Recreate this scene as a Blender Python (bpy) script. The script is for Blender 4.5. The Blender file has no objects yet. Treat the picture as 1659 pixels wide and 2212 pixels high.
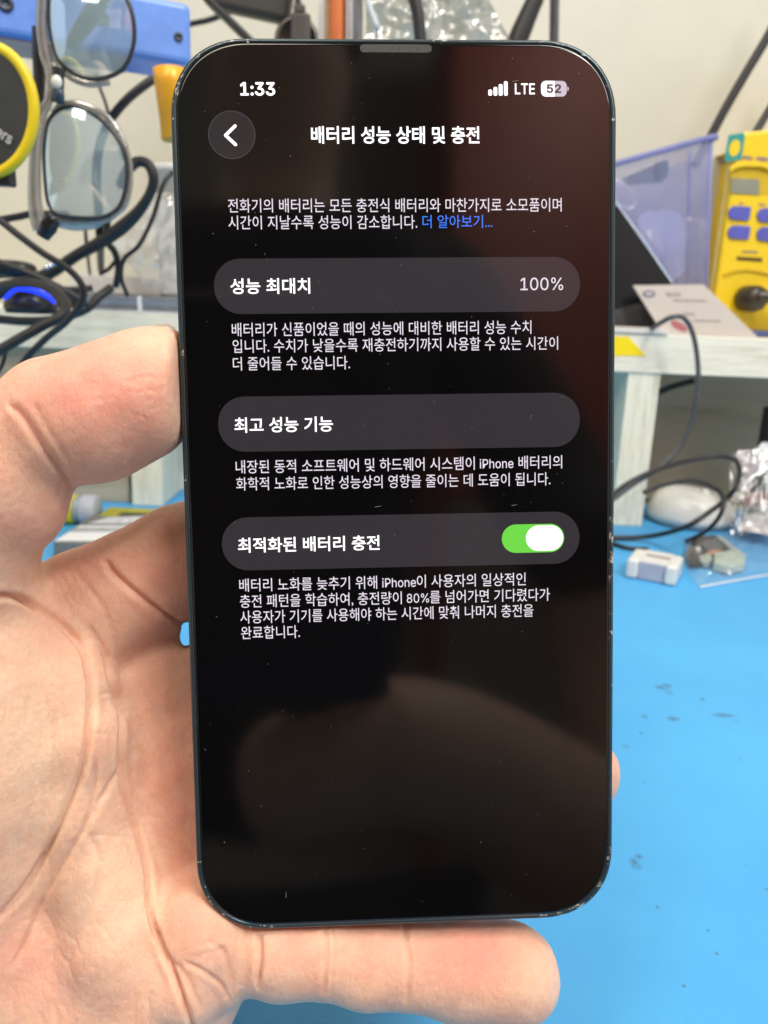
import bpy, bmesh, math, random
import numpy as np
from mathutils import Matrix, Vector
random.seed(7); rng = np.random.default_rng(7)
S = bpy.context.scene
COL = S.collection
MM = 0.001

# ------------------------------------------------------------------ camera
CAM_H = 158.0; PITCH = math.radians(15); ROLL = math.radians(2.4)
_f = np.array([0, math.cos(PITCH), -math.sin(PITCH)])
_u0 = np.array([0, math.sin(PITCH), math.cos(PITCH)]); _r0 = np.array([1.0, 0, 0])
_r = math.cos(ROLL)*_r0 + math.sin(ROLL)*_u0
_u = -math.sin(ROLL)*_r0 + math.cos(ROLL)*_u0
CAM = np.array([0, 0, CAM_H])
FPX = 1659.0                                    # focal length in the pixels my measurements were taken in
cam = bpy.data.cameras.new('camera'); cam.sensor_fit = 'HORIZONTAL'; cam.sensor_width = 36; cam.lens = 36*FPX/1659.0
cam.clip_start = 0.005; cam.clip_end = 50
cam.dof.use_dof = True; cam.dof.focus_distance = 0.127; cam.dof.aperture_fstop = 38
camo = bpy.data.objects.new('camera', cam); COL.objects.link(camo)
camo.matrix_world = Matrix(((_r[0], _u[0], -_f[0], 0), (_r[1], _u[1], -_f[1], 0), (_r[2], _u[2], -_f[2], CAM_H*MM), (0, 0, 0, 1)))
S.camera = camo

# ------------------------------------------------------------------ light
S.view_settings.view_transform = 'Standard'; S.view_settings.look = 'None'
S.view_settings.exposure = 0; S.view_settings.gamma = 1
W = bpy.data.worlds.new('World'); S.world = W; W.use_nodes = True
W.node_tree.nodes['Background'].inputs[0].default_value = (1.0, 0.985, 0.95, 1)
W.node_tree.nodes['Background'].inputs[1].default_value = 0.80
def area(name, loc, target, sx, sy, power, col):
    l = bpy.data.lights.new(name, 'AREA'); l.shape = 'RECTANGLE'; l.size = sx; l.size_y = sy; l.energy = power; l.color = col
    o = bpy.data.objects.new(name, l); COL.objects.link(o); o.location = loc
    o.rotation_euler = (Vector(target)-Vector(loc)).to_track_quat('-Z', 'Y').to_euler()
area('overhead_light', (-0.35, -0.32, 1.3), (-0.1, 0.35, 0), 0.25, 1.2, 11.8, (1, 0.90, 0.77))
area('overhead_light', (0.55, -0.2, 1.3), (0.1, 0.4, 0), 0.25, 1.2, 13.6, (0.99, 1.0, 0.96))
area('overhead_light', (0.9, -1.2, 2.1), (0.9, -2.0, 0.6), 0.3, 1.2, 55.0, (1, 0.98, 0.94))  # lamp added to brighten the room mirrored in the phone screen

# ------------------------------------------------------------------ view helpers (photo measurement -> place)
def ray(vx, vy): return _f + _r*(vx-829.5)/FPX - _u*(vy-1106)/FPX
def at_d(vx, vy, d): return CAM + ray(vx, vy)*d
def at_y(vx, vy, Y): r = ray(vx, vy); return CAM + r*(Y/r[1])
def at_z(vx, vy, Z=0.0): r = ray(vx, vy); return CAM + r*((Z-CAM_H)/r[2])
YS = at_z(1360, 1138)[1]                        # front plane of the shelf
def px(Y): return Y/FPX*1.0                     # mm per measured pixel at distance Y (roughly)

# ------------------------------------------------------------------ materials
MATS = {}
def _noise(nt, scale, detail=4, rough=0.55, vec=None, dist=0.0):
    n = nt.nodes.new('ShaderNodeTexNoise'); n.inputs['Scale'].default_value = scale; n.inputs['Detail'].default_value = detail
    n.inputs['Roughness'].default_value = rough; n.inputs['Distortion'].default_value = dist
    if vec: nt.links.new(vec, n.inputs['Vector'])
    return n
def _obj(nt, scale=(1, 1, 1), rot=(0, 0, 0)):
    t = nt.nodes.new('ShaderNodeTexCoord'); m = nt.nodes.new('ShaderNodeMapping')
    m.inputs['Scale'].default_value = scale; m.inputs['Rotation'].default_value = rot
    nt.links.new(t.outputs['Object'], m.inputs['Vector']); return m.outputs[0]
def _ramp(nt, fac, stops):
    r = nt.nodes.new('ShaderNodeValToRGB'); nt.links.new(fac, r.inputs[0])
    e = r.color_ramp.elements
    while len(e) > 1: e.remove(e[0])
    e[0].position = stops[0][0]; e[0].color = (*stops[0][1], 1)
    for p, c in stops[1:]: k = e.new(p); k.color = (*c, 1)
    return r
def _bump(nt, b, height, strength, dist=0.0005):
    n = nt.nodes.new('ShaderNodeBump'); n.inputs['Strength'].default_value = strength; n.inputs['Distance'].default_value = dist
    nt.links.new(height, n.inputs['Height']); nt.links.new(n.outputs[0], b.inputs['Normal']); return n
def mat(name, col, rough=0.5, metal=0.0, var=0.12, scale=60, bump=0.05, trans=0, alpha=1, emit=None, es=1, ior=1.5, coat=0, sub=0):
    if name in MATS: return MATS[name]
    m = bpy.data.materials.new(name); m.use_nodes = True; nt = m.node_tree; b = nt.nodes['Principled BSDF']
    b.inputs['Base Color'].default_value = (*col, 1); b.inputs['Roughness'].default_value = rough; b.inputs['Metallic'].default_value = metal
    b.inputs['IOR'].default_value = ior; b.inputs['Transmission Weight'].default_value = trans; b.inputs['Alpha'].default_value = alpha
    b.inputs['Coat Weight'].default_value = coat
    if sub: b.inputs['Subsurface Weight'].default_value = sub; b.inputs['Subsurface Scale'].default_value = 0.004
    if emit: b.inputs['Emission Color'].default_value = (*emit, 1); b.inputs['Emission Strength'].default_value = es
    if var:
        v = _obj(nt); n = _noise(nt, scale, 5, 0.6, v)
        r = _ramp(nt, n.outputs['Fac'], [(0.3, tuple(c*(1-var) for c in col)), (0.7, tuple(min(1, c*(1+var)) for c in col))])
        nt.links.new(r.outputs[0], b.inputs['Base Color'])
        n2 = _noise(nt, scale*6, 3, 0.6, v)
        if bump: _bump(nt, b, n2.outputs['Fac'], bump)
        mr = nt.nodes.new('ShaderNodeMapRange'); mr.inputs[3].default_value = max(0.02, rough-0.08); mr.inputs[4].default_value = min(1, rough+0.1)
        nt.links.new(n.outputs['Fac'], mr.inputs[0]); nt.links.new(mr.outputs[0], b.inputs['Roughness'])
    MATS[name] = m; return m
def clear(name, tint, gloss=0.12, gcol=(1, 1, 1), rough=0.08, haze=0.1, hcol=(0.8, 0.82, 0.85), scale=90, bump=0.0):
    """thin clear plastic or glass: see-through, glossy, a little milky"""
    m = bpy.data.materials.new(name); m.use_nodes = True; nt = m.node_tree
    nt.nodes.remove(nt.nodes['Principled BSDF']); out = nt.nodes['Material Output']
    t = nt.nodes.new('ShaderNodeBsdfTransparent'); t.inputs[0].default_value = (*tint, 1)
    d = nt.nodes.new('ShaderNodeBsdfDiffuse'); d.inputs[0].default_value = (*hcol, 1)
    tl = nt.nodes.new('ShaderNodeBsdfTranslucent'); tl.inputs[0].default_value = (*hcol, 1)
    dd = nt.nodes.new('ShaderNodeMixShader'); nt.links.new(d.outputs[0], dd.inputs[1]); nt.links.new(tl.outputs[0], dd.inputs[2])
    g = nt.nodes.new('ShaderNodeBsdfGlossy'); g.inputs[0].default_value = (*gcol, 1); g.inputs['Roughness'].default_value = rough
    v = _obj(nt); n = _noise(nt, scale, 4, 0.6, v)
    mh = nt.nodes.new('ShaderNodeMapRange'); mh.inputs[3].default_value = haze*0.5; mh.inputs[4].default_value = min(1, haze*1.5)
    nt.links.new(n.outputs['Fac'], mh.inputs[0])
    a = nt.nodes.new('ShaderNodeMixShader'); nt.links.new(mh.outputs[0], a.inputs[0]); nt.links.new(t.outputs[0], a.inputs[1]); nt.links.new(dd.outputs[0], a.inputs[2])
    lw = nt.nodes.new('ShaderNodeLayerWeight'); lw.inputs[0].default_value = 0.35
    mg = nt.nodes.new('ShaderNodeMapRange'); mg.inputs[3].default_value = gloss; mg.inputs[4].default_value = min(1, gloss+0.5)
    mg.inputs[4].default_value = min(1, gloss*2.5+0.08); nt.links.new(lw.outputs['Facing'], mg.inputs[0])
    b = nt.nodes.new('ShaderNodeMixShader'); nt.links.new(mg.outputs[0], b.inputs[0]); nt.links.new(a.outputs[0], b.inputs[1]); nt.links.new(g.outputs[0], b.inputs[2])
    if bump:
        bn = nt.nodes.new('ShaderNodeBump'); bn.inputs['Strength'].default_value = bump; bn.inputs['Distance'].default_value = 0.002
        nt.links.new(n.outputs['Fac'], bn.inputs['Height']); nt.links.new(bn.outputs[0], g.inputs['Normal']); nt.links.new(bn.outputs[0], d.inputs['Normal'])
    nt.links.new(b.outputs[0], out.inputs[0]); MATS[name] = m; return m
def wood(name, c1, c2, axis_scale, bump=0.15):
    m = bpy.data.materials.new(name); m.use_nodes = True; nt = m.node_tree; b = nt.nodes['Principled BSDF']
    v = _obj(nt, axis_scale); n = _noise(nt, 1, 7, 0.65, v, 0.6); n2 = _noise(nt, 4.5, 5, 0.7, v)
    mx = nt.nodes.new('ShaderNodeMath'); mx.operation = 'MULTIPLY_ADD'; mx.inputs[1].default_value = 0.45
    nt.links.new(n2.outputs['Fac'], mx.inputs[0]); nt.links.new(n.outputs['Fac'], mx.inputs[2])
    r = _ramp(nt, mx.outputs[0], [(0.52, c2), (0.68, tuple(0.7*a+0.3*b_ for a, b_ in zip(c1, c2))), (0.84, c1)])
    nt.links.new(r.outputs[0], b.inputs['Base Color']); b.inputs['Roughness'].default_value = 0.55
    _bump(nt, b, mx.outputs[0], bump, 0.0008); MATS[name] = m; return m

# ------------------------------------------------------------------ mesh helpers (all lengths in mm, world space unless a frame is given)
class Frame:
    def __init__(s, o, x=(1, 0, 0), y=(0, 1, 0), z=None):
        s.o = np.array(o, float); x = np.array(x, float); x /= np.linalg.norm(x)
        y = np.array(y, float); y -= x*(x@y); y /= np.linalg.norm(y)
        s.R = np.stack([x, y, np.cross(x, y)], 1)
    def __call__(s, *p): return s.o + s.R @ np.array(p, float)
    def arr(s, P): return s.o + np.asarray(P, float) @ s.R.T
def yaw(o, deg, pitch=0, roll=0):
    M = Matrix.Rotation(math.radians(deg), 3, 'Z') @ Matrix.Rotation(math.radians(pitch), 3, 'X') @ Matrix.Rotation(math.radians(roll), 3, 'Y')
    fr = Frame(o); fr.R = np.array(M); return fr
class MB:
    def __init__(s): s.v = []; s.f = []; s.sm = []
    def add(s, V, F, smooth=False, fr=None):
        V = np.asarray(V, float)
        if fr is not None: V = fr.arr(V)
        k = len(s.v); s.v.extend(V.tolist()); s.f.extend([tuple(i+k for i in f) for f in F]); s.sm.extend([smooth]*len(F)); return s
    def box(s, x0, x1, y0, y1, z0, z1, fr=None):
        V = [(x0, y0, z0), (x1, y0, z0), (x1, y1, z0), (x0, y1, z0), (x0, y0, z1), (x1, y0, z1), (x1, y1, z1), (x0, y1, z1)]
        return s.add(V, [(0, 3, 2, 1), (4, 5, 6, 7), (0, 1, 5, 4), (1, 2, 6, 5), (2, 3, 7, 6), (3, 0, 4, 7)], False, fr)
    def prism(s, pts, z0, z1, fr=None, smooth=False):          # outline in x,y extruded along z
        n = len(pts); V = [(x, y, z0) for x, y in pts]+[(x, y, z1) for x, y in pts]
        s.add(V, [tuple(range(n-1, -1, -1)), tuple(range(n, 2*n))], False, fr)
        k = len(s.v)-2*n
        for i in range(n): j = (i+1) % n; s.f.append((k+i, k+j, k+n+j, k+n+i)); s.sm.append(smooth)
        return s
    def lathe(s, prof, fr=None, n=28):                          # (radius, z) profile round local z
        V = []; F = []
        for r, z in prof:
            for i in range(n): a = 2*math.pi*i/n; V.append((r*math.cos(a), r*math.sin(a), z))
        for k in range(len(prof)-1):
            for i in range(n): j = (i+1) % n; F.append((k*n+i, k*n+j, k*n+n+j, k*n+n+i))
        F.append(tuple(range(n-1, -1, -1))); F.append(tuple(range((len(prof)-1)*n, len(prof)*n)))
        return s.add(V, F, True, fr)
    def tube(s, pts, r, n=12, smoothpts=6, flat=1.0, closed=False):
        P = spline(pts, smoothpts, closed) if smoothpts else np.array(pts, float)
        m = len(P); T = np.gradient(P, axis=0)
        if closed: T = np.roll(P, -1, 0)-np.roll(P, 1, 0)
        T /= np.linalg.norm(T, axis=1)[:, None]+1e-9
        up = np.array([0, 0, 1.0]) if abs(T[0][2]) < 0.9 else np.array([1.0, 0, 0])
        N = up-T[0]*(up@T[0]); N /= np.linalg.norm(N); V = []
        rr = np.full(m, r) if np.isscalar(r) else np.interp(np.linspace(0, 1, m), np.linspace(0, 1, len(r)), r)
        for i in range(m):
            N = N-T[i]*(N@T[i]); N /= np.linalg.norm(N); B = np.cross(T[i], N)
            for k in range(n): a = 2*math.pi*k/n; V.append(P[i]+rr[i]*(math.cos(a)*N*flat+math.sin(a)*B))
        F = []
        for i in range(m if closed else m-1):
            i2 = (i+1) % m
            for k in range(n): j = (k+1) % n; F.append((i*n+k, i*n+j, i2*n+j, i2*n+k))
        if not closed: F.append(tuple(range(n-1, -1, -1))); F.append(tuple(range((m-1)*n, m*n)))
        return s.add(V, F, True)
    def ell(s, c, rx, ry, rz, fr=None, nu=24, nv=14, p=2.0):
        V = []; F = []
        sg = lambda x: math.copysign(abs(x)**(2/p), x)
        for j in range(1, nv):
            t = math.pi*j/nv
            for i in range(nu): a = 2*math.pi*i/nu; V.append((c[0]+rx*sg(math.sin(t))*sg(math.cos(a)), c[1]+ry*sg(math.sin(t))*sg(math.sin(a)), c[2]+rz*sg(math.cos(t))))
        V += [(c[0], c[1], c[2]+rz), (c[0], c[1], c[2]-rz)]
        for j in range(nv-2):
            for i in range(nu): k = (i+1) % nu; F.append((j*nu+i, j*nu+nu+i, j*nu+nu+k, j*nu+k))
        b = (nv-1)*nu
        for i in range(nu): k = (i+1) % nu; F.append((b, i, k)); F.append((b+1, (nv-2)*nu+k, (nv-2)*nu+i))
        return s.add(V, F, True, fr)
    def sheet(s, f, nu, nv, thick=0.15):
        """surface f(u,v)->point with a back side"""
        V = [f(i/nu, j/nv) for j in range(nv+1) for i in range(nu+1)]; V = np.array(V)
        F = [(j*(nu+1)+i, j*(nu+1)+i+1, (j+1)*(nu+1)+i+1, (j+1)*(nu+1)+i) for j in range(nv) for i in range(nu)]
        return s.add(V, F, True)
def spline(pts, k=6, closed=False):
    P = np.array(pts, float); n = len(P)
    if n < 3: return np.array([P[0]*(1-t)+P[-1]*t for t in np.linspace(0, 1, 4)])
    out = []
    for i in range(n if closed else n-1):
        a = P[(i-1) % n] if closed or i else 2*P[0]-P[1]; b = P[i]; c = P[(i+1) % n]
        d = P[(i+2) % n] if closed or i < n-2 else 2*P[-1]-P[-2]
        for q in range(k):
            t = q/k; out.append(0.5*((2*b)+(-a+c)*t+(2*a-5*b+4*c-d)*t*t+(-a+3*b-3*c+d)*t**3))
    if not closed: out.append(P[-1])
    return np.array(out)
def link(name, me, parent=None):
    o = bpy.data.objects.new(name, me); COL.objects.link(o)
    if parent: o.parent = parent
    return o
def root_matrix(o):
    M = Matrix.Identity(4); p = o
    while p: M = p.matrix_basis @ M; p = p.parent
    return M
def build(name, mb, m, parent=None, origin=None, bevel=0, solid=0, subsurf=0):
    """mesh from world mm coordinates"""
    V = np.array(mb.v)
    me = bpy.data.meshes.new(name)
    if parent is not None:
        Mi = np.array(root_matrix(parent).inverted()); L = (V*MM) @ Mi[:3, :3].T+Mi[:3, 3]
    else:
        if origin is None: origin = np.array([(V[:, 0].min()+V[:, 0].max())/2, (V[:, 1].min()+V[:, 1].max())/2, V[:, 2].min()])
        L = (V-origin)*MM
    me.from_pydata(L.tolist(), [], mb.f); me.polygons.foreach_set('use_smooth', mb.sm); me.materials.append(m); me.update()
    o = link(name, me, parent)
    if parent is None: o.location = Vector(np.array(origin)*MM)
    if solid: md = o.modifiers.new('s', 'SOLIDIFY'); md.thickness = solid*MM; md.offset = 0
    if bevel:
        md = o.modifiers.new('b', 'BEVEL'); md.width = bevel*MM; md.segments = 3; md.limit_method = 'ANGLE'; md.angle_limit = math.radians(40); md.harden_normals = False
    if subsurf: md = o.modifiers.new('u', 'SUBSURF'); md.levels = subsurf; md.render_levels = subsurf
    return o
def tag(o, label=None, cat=None, group=None, kind=None):
    if label: o['label'] = label
    if cat: o['category'] = cat
    if group: o['group'] = group
    if kind: o['kind'] = kind
    return o
def thing(name, label, cat, loc, group=None, M=None):
    o = bpy.data.objects.new(name, None); COL.objects.link(o); o.empty_display_size = 0.01
    if M is not None: o.matrix_world = M
    else: o.location = Vector(np.array(loc)*MM)
    bpy.context.view_layer.update()
    return tag(o, label, cat, group)
#@@SETTING
# ------------------------------------------------------------------ setting: bench, mat, wall
YW = YS+170.0                                   # wall behind the shelf
def wall_mat():
    m = bpy.data.materials.new('wall_plaster'); m.use_nodes = True; nt = m.node_tree; b = nt.nodes['Principled BSDF']
    v = _obj(nt); n = _noise(nt, 6, 5, 0.6, v); n2 = _noise(nt, 120, 4, 0.7, v)
    r = _ramp(nt, n.outputs['Fac'], [(0.3, (0.60, 0.58, 0.49)), (0.7, (0.69, 0.68, 0.59))]); nt.links.new(r.outputs[0], b.inputs['Base Color'])
    b.inputs['Roughness'].default_value = 0.8; _bump(nt, b, n2.outputs['Fac'], 0.25, 0.001); return m
tag(build('wall', MB().box(-2500, 2500, YW, YW+60, -20, 2200), wall_mat()), kind='structure')
tag(build('workbench', MB().box(-1500, 1500, 0, YW-2, -40, -3), mat('bench_laminate', (0.5, 0.47, 0.4), 0.5)), kind='structure')
def mat_mat():
    m = bpy.data.materials.new('blue_silicone'); m.use_nodes = True; nt = m.node_tree; b = nt.nodes['Principled BSDF']
    g = nt.nodes.new('ShaderNodeNewGeometry')
    n = _noise(nt, 9, 5, 0.6, g.outputs['Position']); n2 = _noise(nt, 700, 3, 0.7, g.outputs['Position']); n3 = _noise(nt, 260, 6, 0.75, g.outputs['Position'], 0.5)
    r = _ramp(nt, n.outputs['Fac'], [(0.3, (0.06, 0.345, 0.71)), (0.7, (0.085, 0.425, 0.80))])
    # grey worn smudges at fixed places on the mat
    acc = None
    for vx, vy, rx, ry in [(1430, 1485, 17, 4), (1455, 1553, 13, 5), (1392, 1548, 7, 4), (1517, 1510, 5, 3), (1562, 1545, 24, 4), (1372, 1866, 11, 12), (1350, 1612, 8, 3), (1590, 1558, 7, 4), (1477, 2130, 3, 3), (1445, 1495, 8, 5), (1548, 2060, 3, 3), (1392, 1690, 4, 2), (1440, 1480, 12, 3), (1385, 1583, 4, 3), (1600, 1640, 3, 2), (1530, 2010, 2, 2), (1610, 1870, 3, 2), (1655, 1920, 4, 3), (1380, 1850, 8, 5), (800, 2170, 5, 2), (1480, 1700, 2, 2), (1420, 1960, 2, 1)]:
        c = at_z(vx, vy); cx = at_z(vx+rx, vy); cy = at_z(vx, vy+ry)
        s = nt.nodes.new('ShaderNodeVectorMath'); s.operation = 'SUBTRACT'; nt.links.new(g.outputs['Position'], s.inputs[0]); s.inputs[1].default_value = Vector(c*MM)
        d = nt.nodes.new('ShaderNodeVectorMath'); d.operation = 'MULTIPLY'; nt.links.new(s.outputs[0], d.inputs[0])
        d.inputs[1].default_value = (1/(max(abs(cx[0]-c[0]), 0.5)*MM), 1/(max(abs(cy[1]-c[1]), 0.5)*MM), 0)
        l = nt.nodes.new('ShaderNodeVectorMath'); l.operation = 'LENGTH'; nt.links.new(d.outputs[0], l.inputs[0])
        k = nt.nodes.new('ShaderNodeMapRange'); k.inputs[1].default_value = 0.3; k.inputs[2].default_value = 1.35; k.inputs[3].default_value = 1; k.inputs[4].default_value = 0
        nt.links.new(l.outputs['Value'], k.inputs[0])
        if acc is None: acc = k.outputs[0]
        else:
            a = nt.nodes.new('ShaderNodeMath'); a.operation = 'MAXIMUM'; nt.links.new(acc, a.inputs[0]); nt.links.new(k.outputs[0], a.inputs[1]); acc = a.outputs[0]
    th = nt.nodes.new('ShaderNodeMapRange'); th.inputs[1].default_value = 0.38; th.inputs[2].default_value = 0.52; nt.links.new(n3.outputs['Fac'], th.inputs[0])
    mu = nt.nodes.new('ShaderNodeMath'); mu.operation = 'MULTIPLY'; nt.links.new(acc, mu.inputs[0]); nt.links.new(th.outputs[0], mu.inputs[1])
    mu2 = nt.nodes.new('ShaderNodeMath'); mu2.operation = 'MULTIPLY'; mu2.inputs[1].default_value = 0.9; nt.links.new(mu.outputs[0], mu2.inputs[0])
    mix = nt.nodes.new('ShaderNodeMixRGB'); nt.links.new(mu2.outputs[0], mix.inputs[0]); nt.links.new(r.outputs[0], mix.inputs[1]); mix.inputs[2].default_value = (0.05, 0.13, 0.22, 1)
    nt.links.new(mix.outputs[0], b.inputs['Base Color']); b.inputs['Roughness'].default_value = 0.5
    _bump(nt, b, n2.outputs['Fac'], 0.35, 0.0006); return m
tag(build('work_mat', MB().box(-420, 430, 20, YS+75, -3, 0), mat_mat(), bevel=1), 'bright blue silicone work mat with small grey smudges, lying flat on the bench', 'work mat')

#@@SHELF
W_H = wood('pale_wood_board', (0.88, 0.86, 0.73), (0.58, 0.56, 0.44), (16, 90, 240))
W_V = wood('pale_wood_upright', (0.88, 0.86, 0.71), (0.62, 0.60, 0.45), (240, 90, 18))
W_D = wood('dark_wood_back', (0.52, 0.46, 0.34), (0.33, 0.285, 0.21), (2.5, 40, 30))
ztop = at_y(1400, 722, YS)[2]; zbot = at_y(1400, 806, YS)[2]
SH = thing('desk_shelf', 'low pale wood shelf riser with dark back, standing on the blue mat against the wall', 'shelf', (0, YS+70, 0))
build('shelf_board', MB().box(-520, 560, YS, YS+150, zbot, ztop), W_H, SH, bevel=0.6)
def post(vxl, vxr):
    a = at_y(vxl, 1120, YS+1.5); b = at_y(vxr, 1120, YS+1.5)
    ta = at_y(vxl+34, 815, YS+1.5) if vxl > 800 else at_y(vxl, 815, YS+1.5); w = b[0]-a[0]; sh = (ta[0]-a[0])*0.55
    fr = Frame((0, 0, 0)); V = []
    for z, s in ((0.3, 0), (zbot, sh)):
        V += [(a[0]+s, YS+1.5, z), (a[0]+s+w, YS+1.5, z), (a[0]+s+w, YS+130, z), (a[0]+s, YS+130, z)]
    build('upright', MB().add(V, [(0, 3, 2, 1), (4, 5, 6, 7), (0, 1, 5, 4), (1, 2, 6, 5), (2, 3, 7, 6), (3, 0, 4, 7)]), W_V, SH, bevel=0.5)
post(287, 352); post(1322, 1388); post(-700, -630)
xL = at_y(292, 1000, YS+20)[0]; xR = at_y(1370, 1000, YS+20)[0]
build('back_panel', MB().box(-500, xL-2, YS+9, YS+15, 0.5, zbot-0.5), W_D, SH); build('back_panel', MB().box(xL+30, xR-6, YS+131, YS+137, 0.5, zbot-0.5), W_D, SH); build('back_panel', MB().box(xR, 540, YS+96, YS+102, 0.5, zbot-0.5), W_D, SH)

#@@PHONE
# ------------------------------------------------------------------ the phone in the hand
PR = np.array([[0.9990562286556917, 0.015700015113460336, -0.04049890751246941], [-0.0185341739032382, 0.9973337199007363, -0.0705828275622636], [0.03928277462184867, 0.07126682730693736, 0.9966834517255778]])
PT = np.array([2.90792770134579, -2.0658171489633848, 126.99718346960283])
def c2w(P): P = np.asarray(P, float); return CAM + P[..., 0:1]*_r - P[..., 1:2]*_u + P[..., 2:3]*_f
def cv(v): return v[0]*_r - v[1]*_u + v[2]*_f
X_, Y_, Z_ = cv(PR[:, 0]), -cv(PR[:, 1]), -cv(PR[:, 2]); O_ = c2w(PT)
PM = Matrix(((X_[0], Y_[0], Z_[0], O_[0]*MM), (X_[1], Y_[1], Z_[1], O_[1]*MM), (X_[2], Y_[2], Z_[2], O_[2]*MM), (0, 0, 0, 1)))
PFR = Frame((0, 0, 0)); PFR.o = O_; PFR.R = np.stack([X_, Y_, Z_], 1)
PW, PH = 71.5, 146.7
PHONE = thing('smartphone', 'black smartphone showing a battery settings screen, held upright in the hand', 'smartphone', None, M=PM)
def rr(w, h, r, inset, n=14):
    w2, h2 = w/2-inset, h/2-inset; r = max(r-inset, 1); pts = []
    e = 2.25
    for cx, cy, a0 in ((w2-r, h2-r, 0), (-w2+r, h2-r, 90), (-w2+r, -h2+r, 180), (w2-r, -h2+r, 270)):
        for i in range(n+1):
            a = math.radians(a0+90*i/n); ca, sa = math.cos(a), math.sin(a)
            pts.append((cx+r*math.copysign(abs(ca)**(2/e), ca), cy+r*math.copysign(abs(sa)**(2/e), sa)))
    return pts
def rings(spec, w=PW, h=PH, r=12.5, caps=(False, True)):
    mb = MB(); V = []; F = []; n = None
    for ins, z in spec:
        p = rr(w, h, r, ins); n = len(p); V += [(x, y, z) for x, y in p]
    for k in range(len(spec)-1):
        for i in range(n): j = (i+1) % n; F.append((k*n+i, (k+1)*n+i, (k+1)*n+j, k*n+j))
    mb.add(V, F, True, PFR)
    if caps[0]: mb.add(V[:n], [tuple(range(n))], False, PFR)
    if caps[1]: mb.add(V[-n:], [tuple(range(n-1, -1, -1))], False, PFR)
    return mb
def frame_mat():
    m = bpy.data.materials.new('phone_frame_metal'); m.use_nodes = True; nt = m.node_tree; b = nt.nodes['Principled BSDF']
    v = _obj(nt); n = _noise(nt, 420, 6, 0.75, v); n2 = _noise(nt, 38, 2, 0.5, v)
    a = nt.nodes.new('ShaderNodeMath'); a.operation = 'MULTIPLY_ADD'; a.inputs[1].default_value = 0.55; nt.links.new(n2.outputs['Fac'], a.inputs[0]); nt.links.new(n.outputs['Fac'], a.inputs[2])
    r = _ramp(nt, a.outputs[0], [(0.93, (0.06, 0.085, 0.10)), (0.965, (0.65, 0.62, 0.55))]); nt.links.new(r.outputs[0], b.inputs['Base Color'])
    b.inputs['Metallic'].default_value = 0.75; b.inputs['Roughness'].default_value = 0.28; return m
build('body_frame', rings([(0.95, -0.35), (0.82, -0.06), (0.5, -0.02), (0.14, -0.25), (0, -0.8), (0, -7.0), (0.3, -7.6), (0.8, -7.8)]), frame_mat(), PHONE)
def glass_mat():
    m = bpy.data.materials.new('black_display_glass'); m.use_nodes = True; nt = m.node_tree; b = nt.nodes['Principled BSDF']
    b.inputs['Base Color'].default_value = (0.0028, 0.0026, 0.003, 1); b.inputs['IOR'].default_value = 1.5
    v = _obj(nt); n = _noise(nt, 45, 5, 0.6, v)
    mr = nt.nodes.new('ShaderNodeMapRange'); mr.inputs[3].default_value = 0.03; mr.inputs[4].default_value = 0.13; nt.links.new(n.outputs['Fac'], mr.inputs[0]); nt.links.new(mr.outputs[0], b.inputs['Roughness'])
    return m
GL = glass_mat()
DISP = build('display', rings([(0.95, -0.5), (0.95, -0.12), (1.05, -0.03), (1.3, 0.0)], caps=(False, False)), GL, PHONE)
tag(DISP)
bm_ = MB(); p_ = rr(PW, PH, 12.5, 1.3); bm_.add([(x, y, 0) for x, y in p_], [tuple(range(len(p_)))], False, PFR)
# flat front of the glass belongs to the same part
me = DISP.data; V0 = np.array([v.co[:] for v in me.vertices]); F0 = [tuple(p.vertices) for p in me.polygons]
Vn = np.array([(x*MM, y*MM, 0) for x, y in p_]); k0 = len(V0)
sm = [True]*len(F0)+[False]; nm = bpy.data.meshes.new('display'); nm.from_pydata(np.vstack([V0, Vn]).tolist(), [], F0+[tuple(range(k0, k0+len(p_)))]); nm.polygons.foreach_set('use_smooth', sm); nm.materials.append(GL); DISP.data = nm
def lit(name, col, s, base=(0.003, 0.003, 0.003), rough=0.08):
    return mat(name, base, rough, var=0, emit=col, es=s)
TXT_W = lit('screen_white', (1, 0.97, 1.0), 1.5); TXT_G = lit('screen_soft_white', (0.86, 0.78, 0.88), 0.98); TXT_B = lit('screen_blue', (0.055, 0.22, 1.0), 1.0)
CARD = lit('screen_card_grey', (0.042, 0.036, 0.043), 0.85); BTN = lit('screen_button_grey', (0.024, 0.02, 0.024), 1.0); GRN = lit('screen_green', (0.17, 0.72, 0.07), 1.0)
TXT_D = lit('screen_dark_digit', (0.06, 0.05, 0.07), 1.0); BATG = lit('screen_battery_pale', (0.62, 0.55, 0.66), 1.0); RING = lit('screen_ring', (0.075, 0.068, 0.075), 1.0)
def ui(u, v): return u-PW/2, PH/2-v
def flat(name, pts, z, m):
    V = [(*ui(u, v), z) for u, v in pts]
    mb = MB(); mb.add(V, [tuple(range(len(V)-1, -1, -1))], False, PFR); return build(name, mb, m, DISP)
def pill(u0, u1, v0, v1, r=None, n=12):
    r = r or (v1-v0)/2; P = []
    for cx, cy, a0 in ((u1-r, v0+r, -90), (u1-r, v1-r, 0), (u0+r, v1-r, 90), (u0+r, v0+r, 180)):
        for i in range(n+1): a = math.radians(a0+90*i/n); P.append((cx+r*math.cos(a), cy+r*math.sin(a)))
    return P
def utext(name, s, u0, u1, vc, h, m, off=0.0, z=0.06, desc=False):
    # u0..u1 width, vc = centre line of the glyphs, h = glyph height
    x, y = ui(u0, vc+h/2); return text_mesh(name, s, 0, x, y, z, m, DISP, width=u1-u0, height=h, offset=off)
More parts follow.
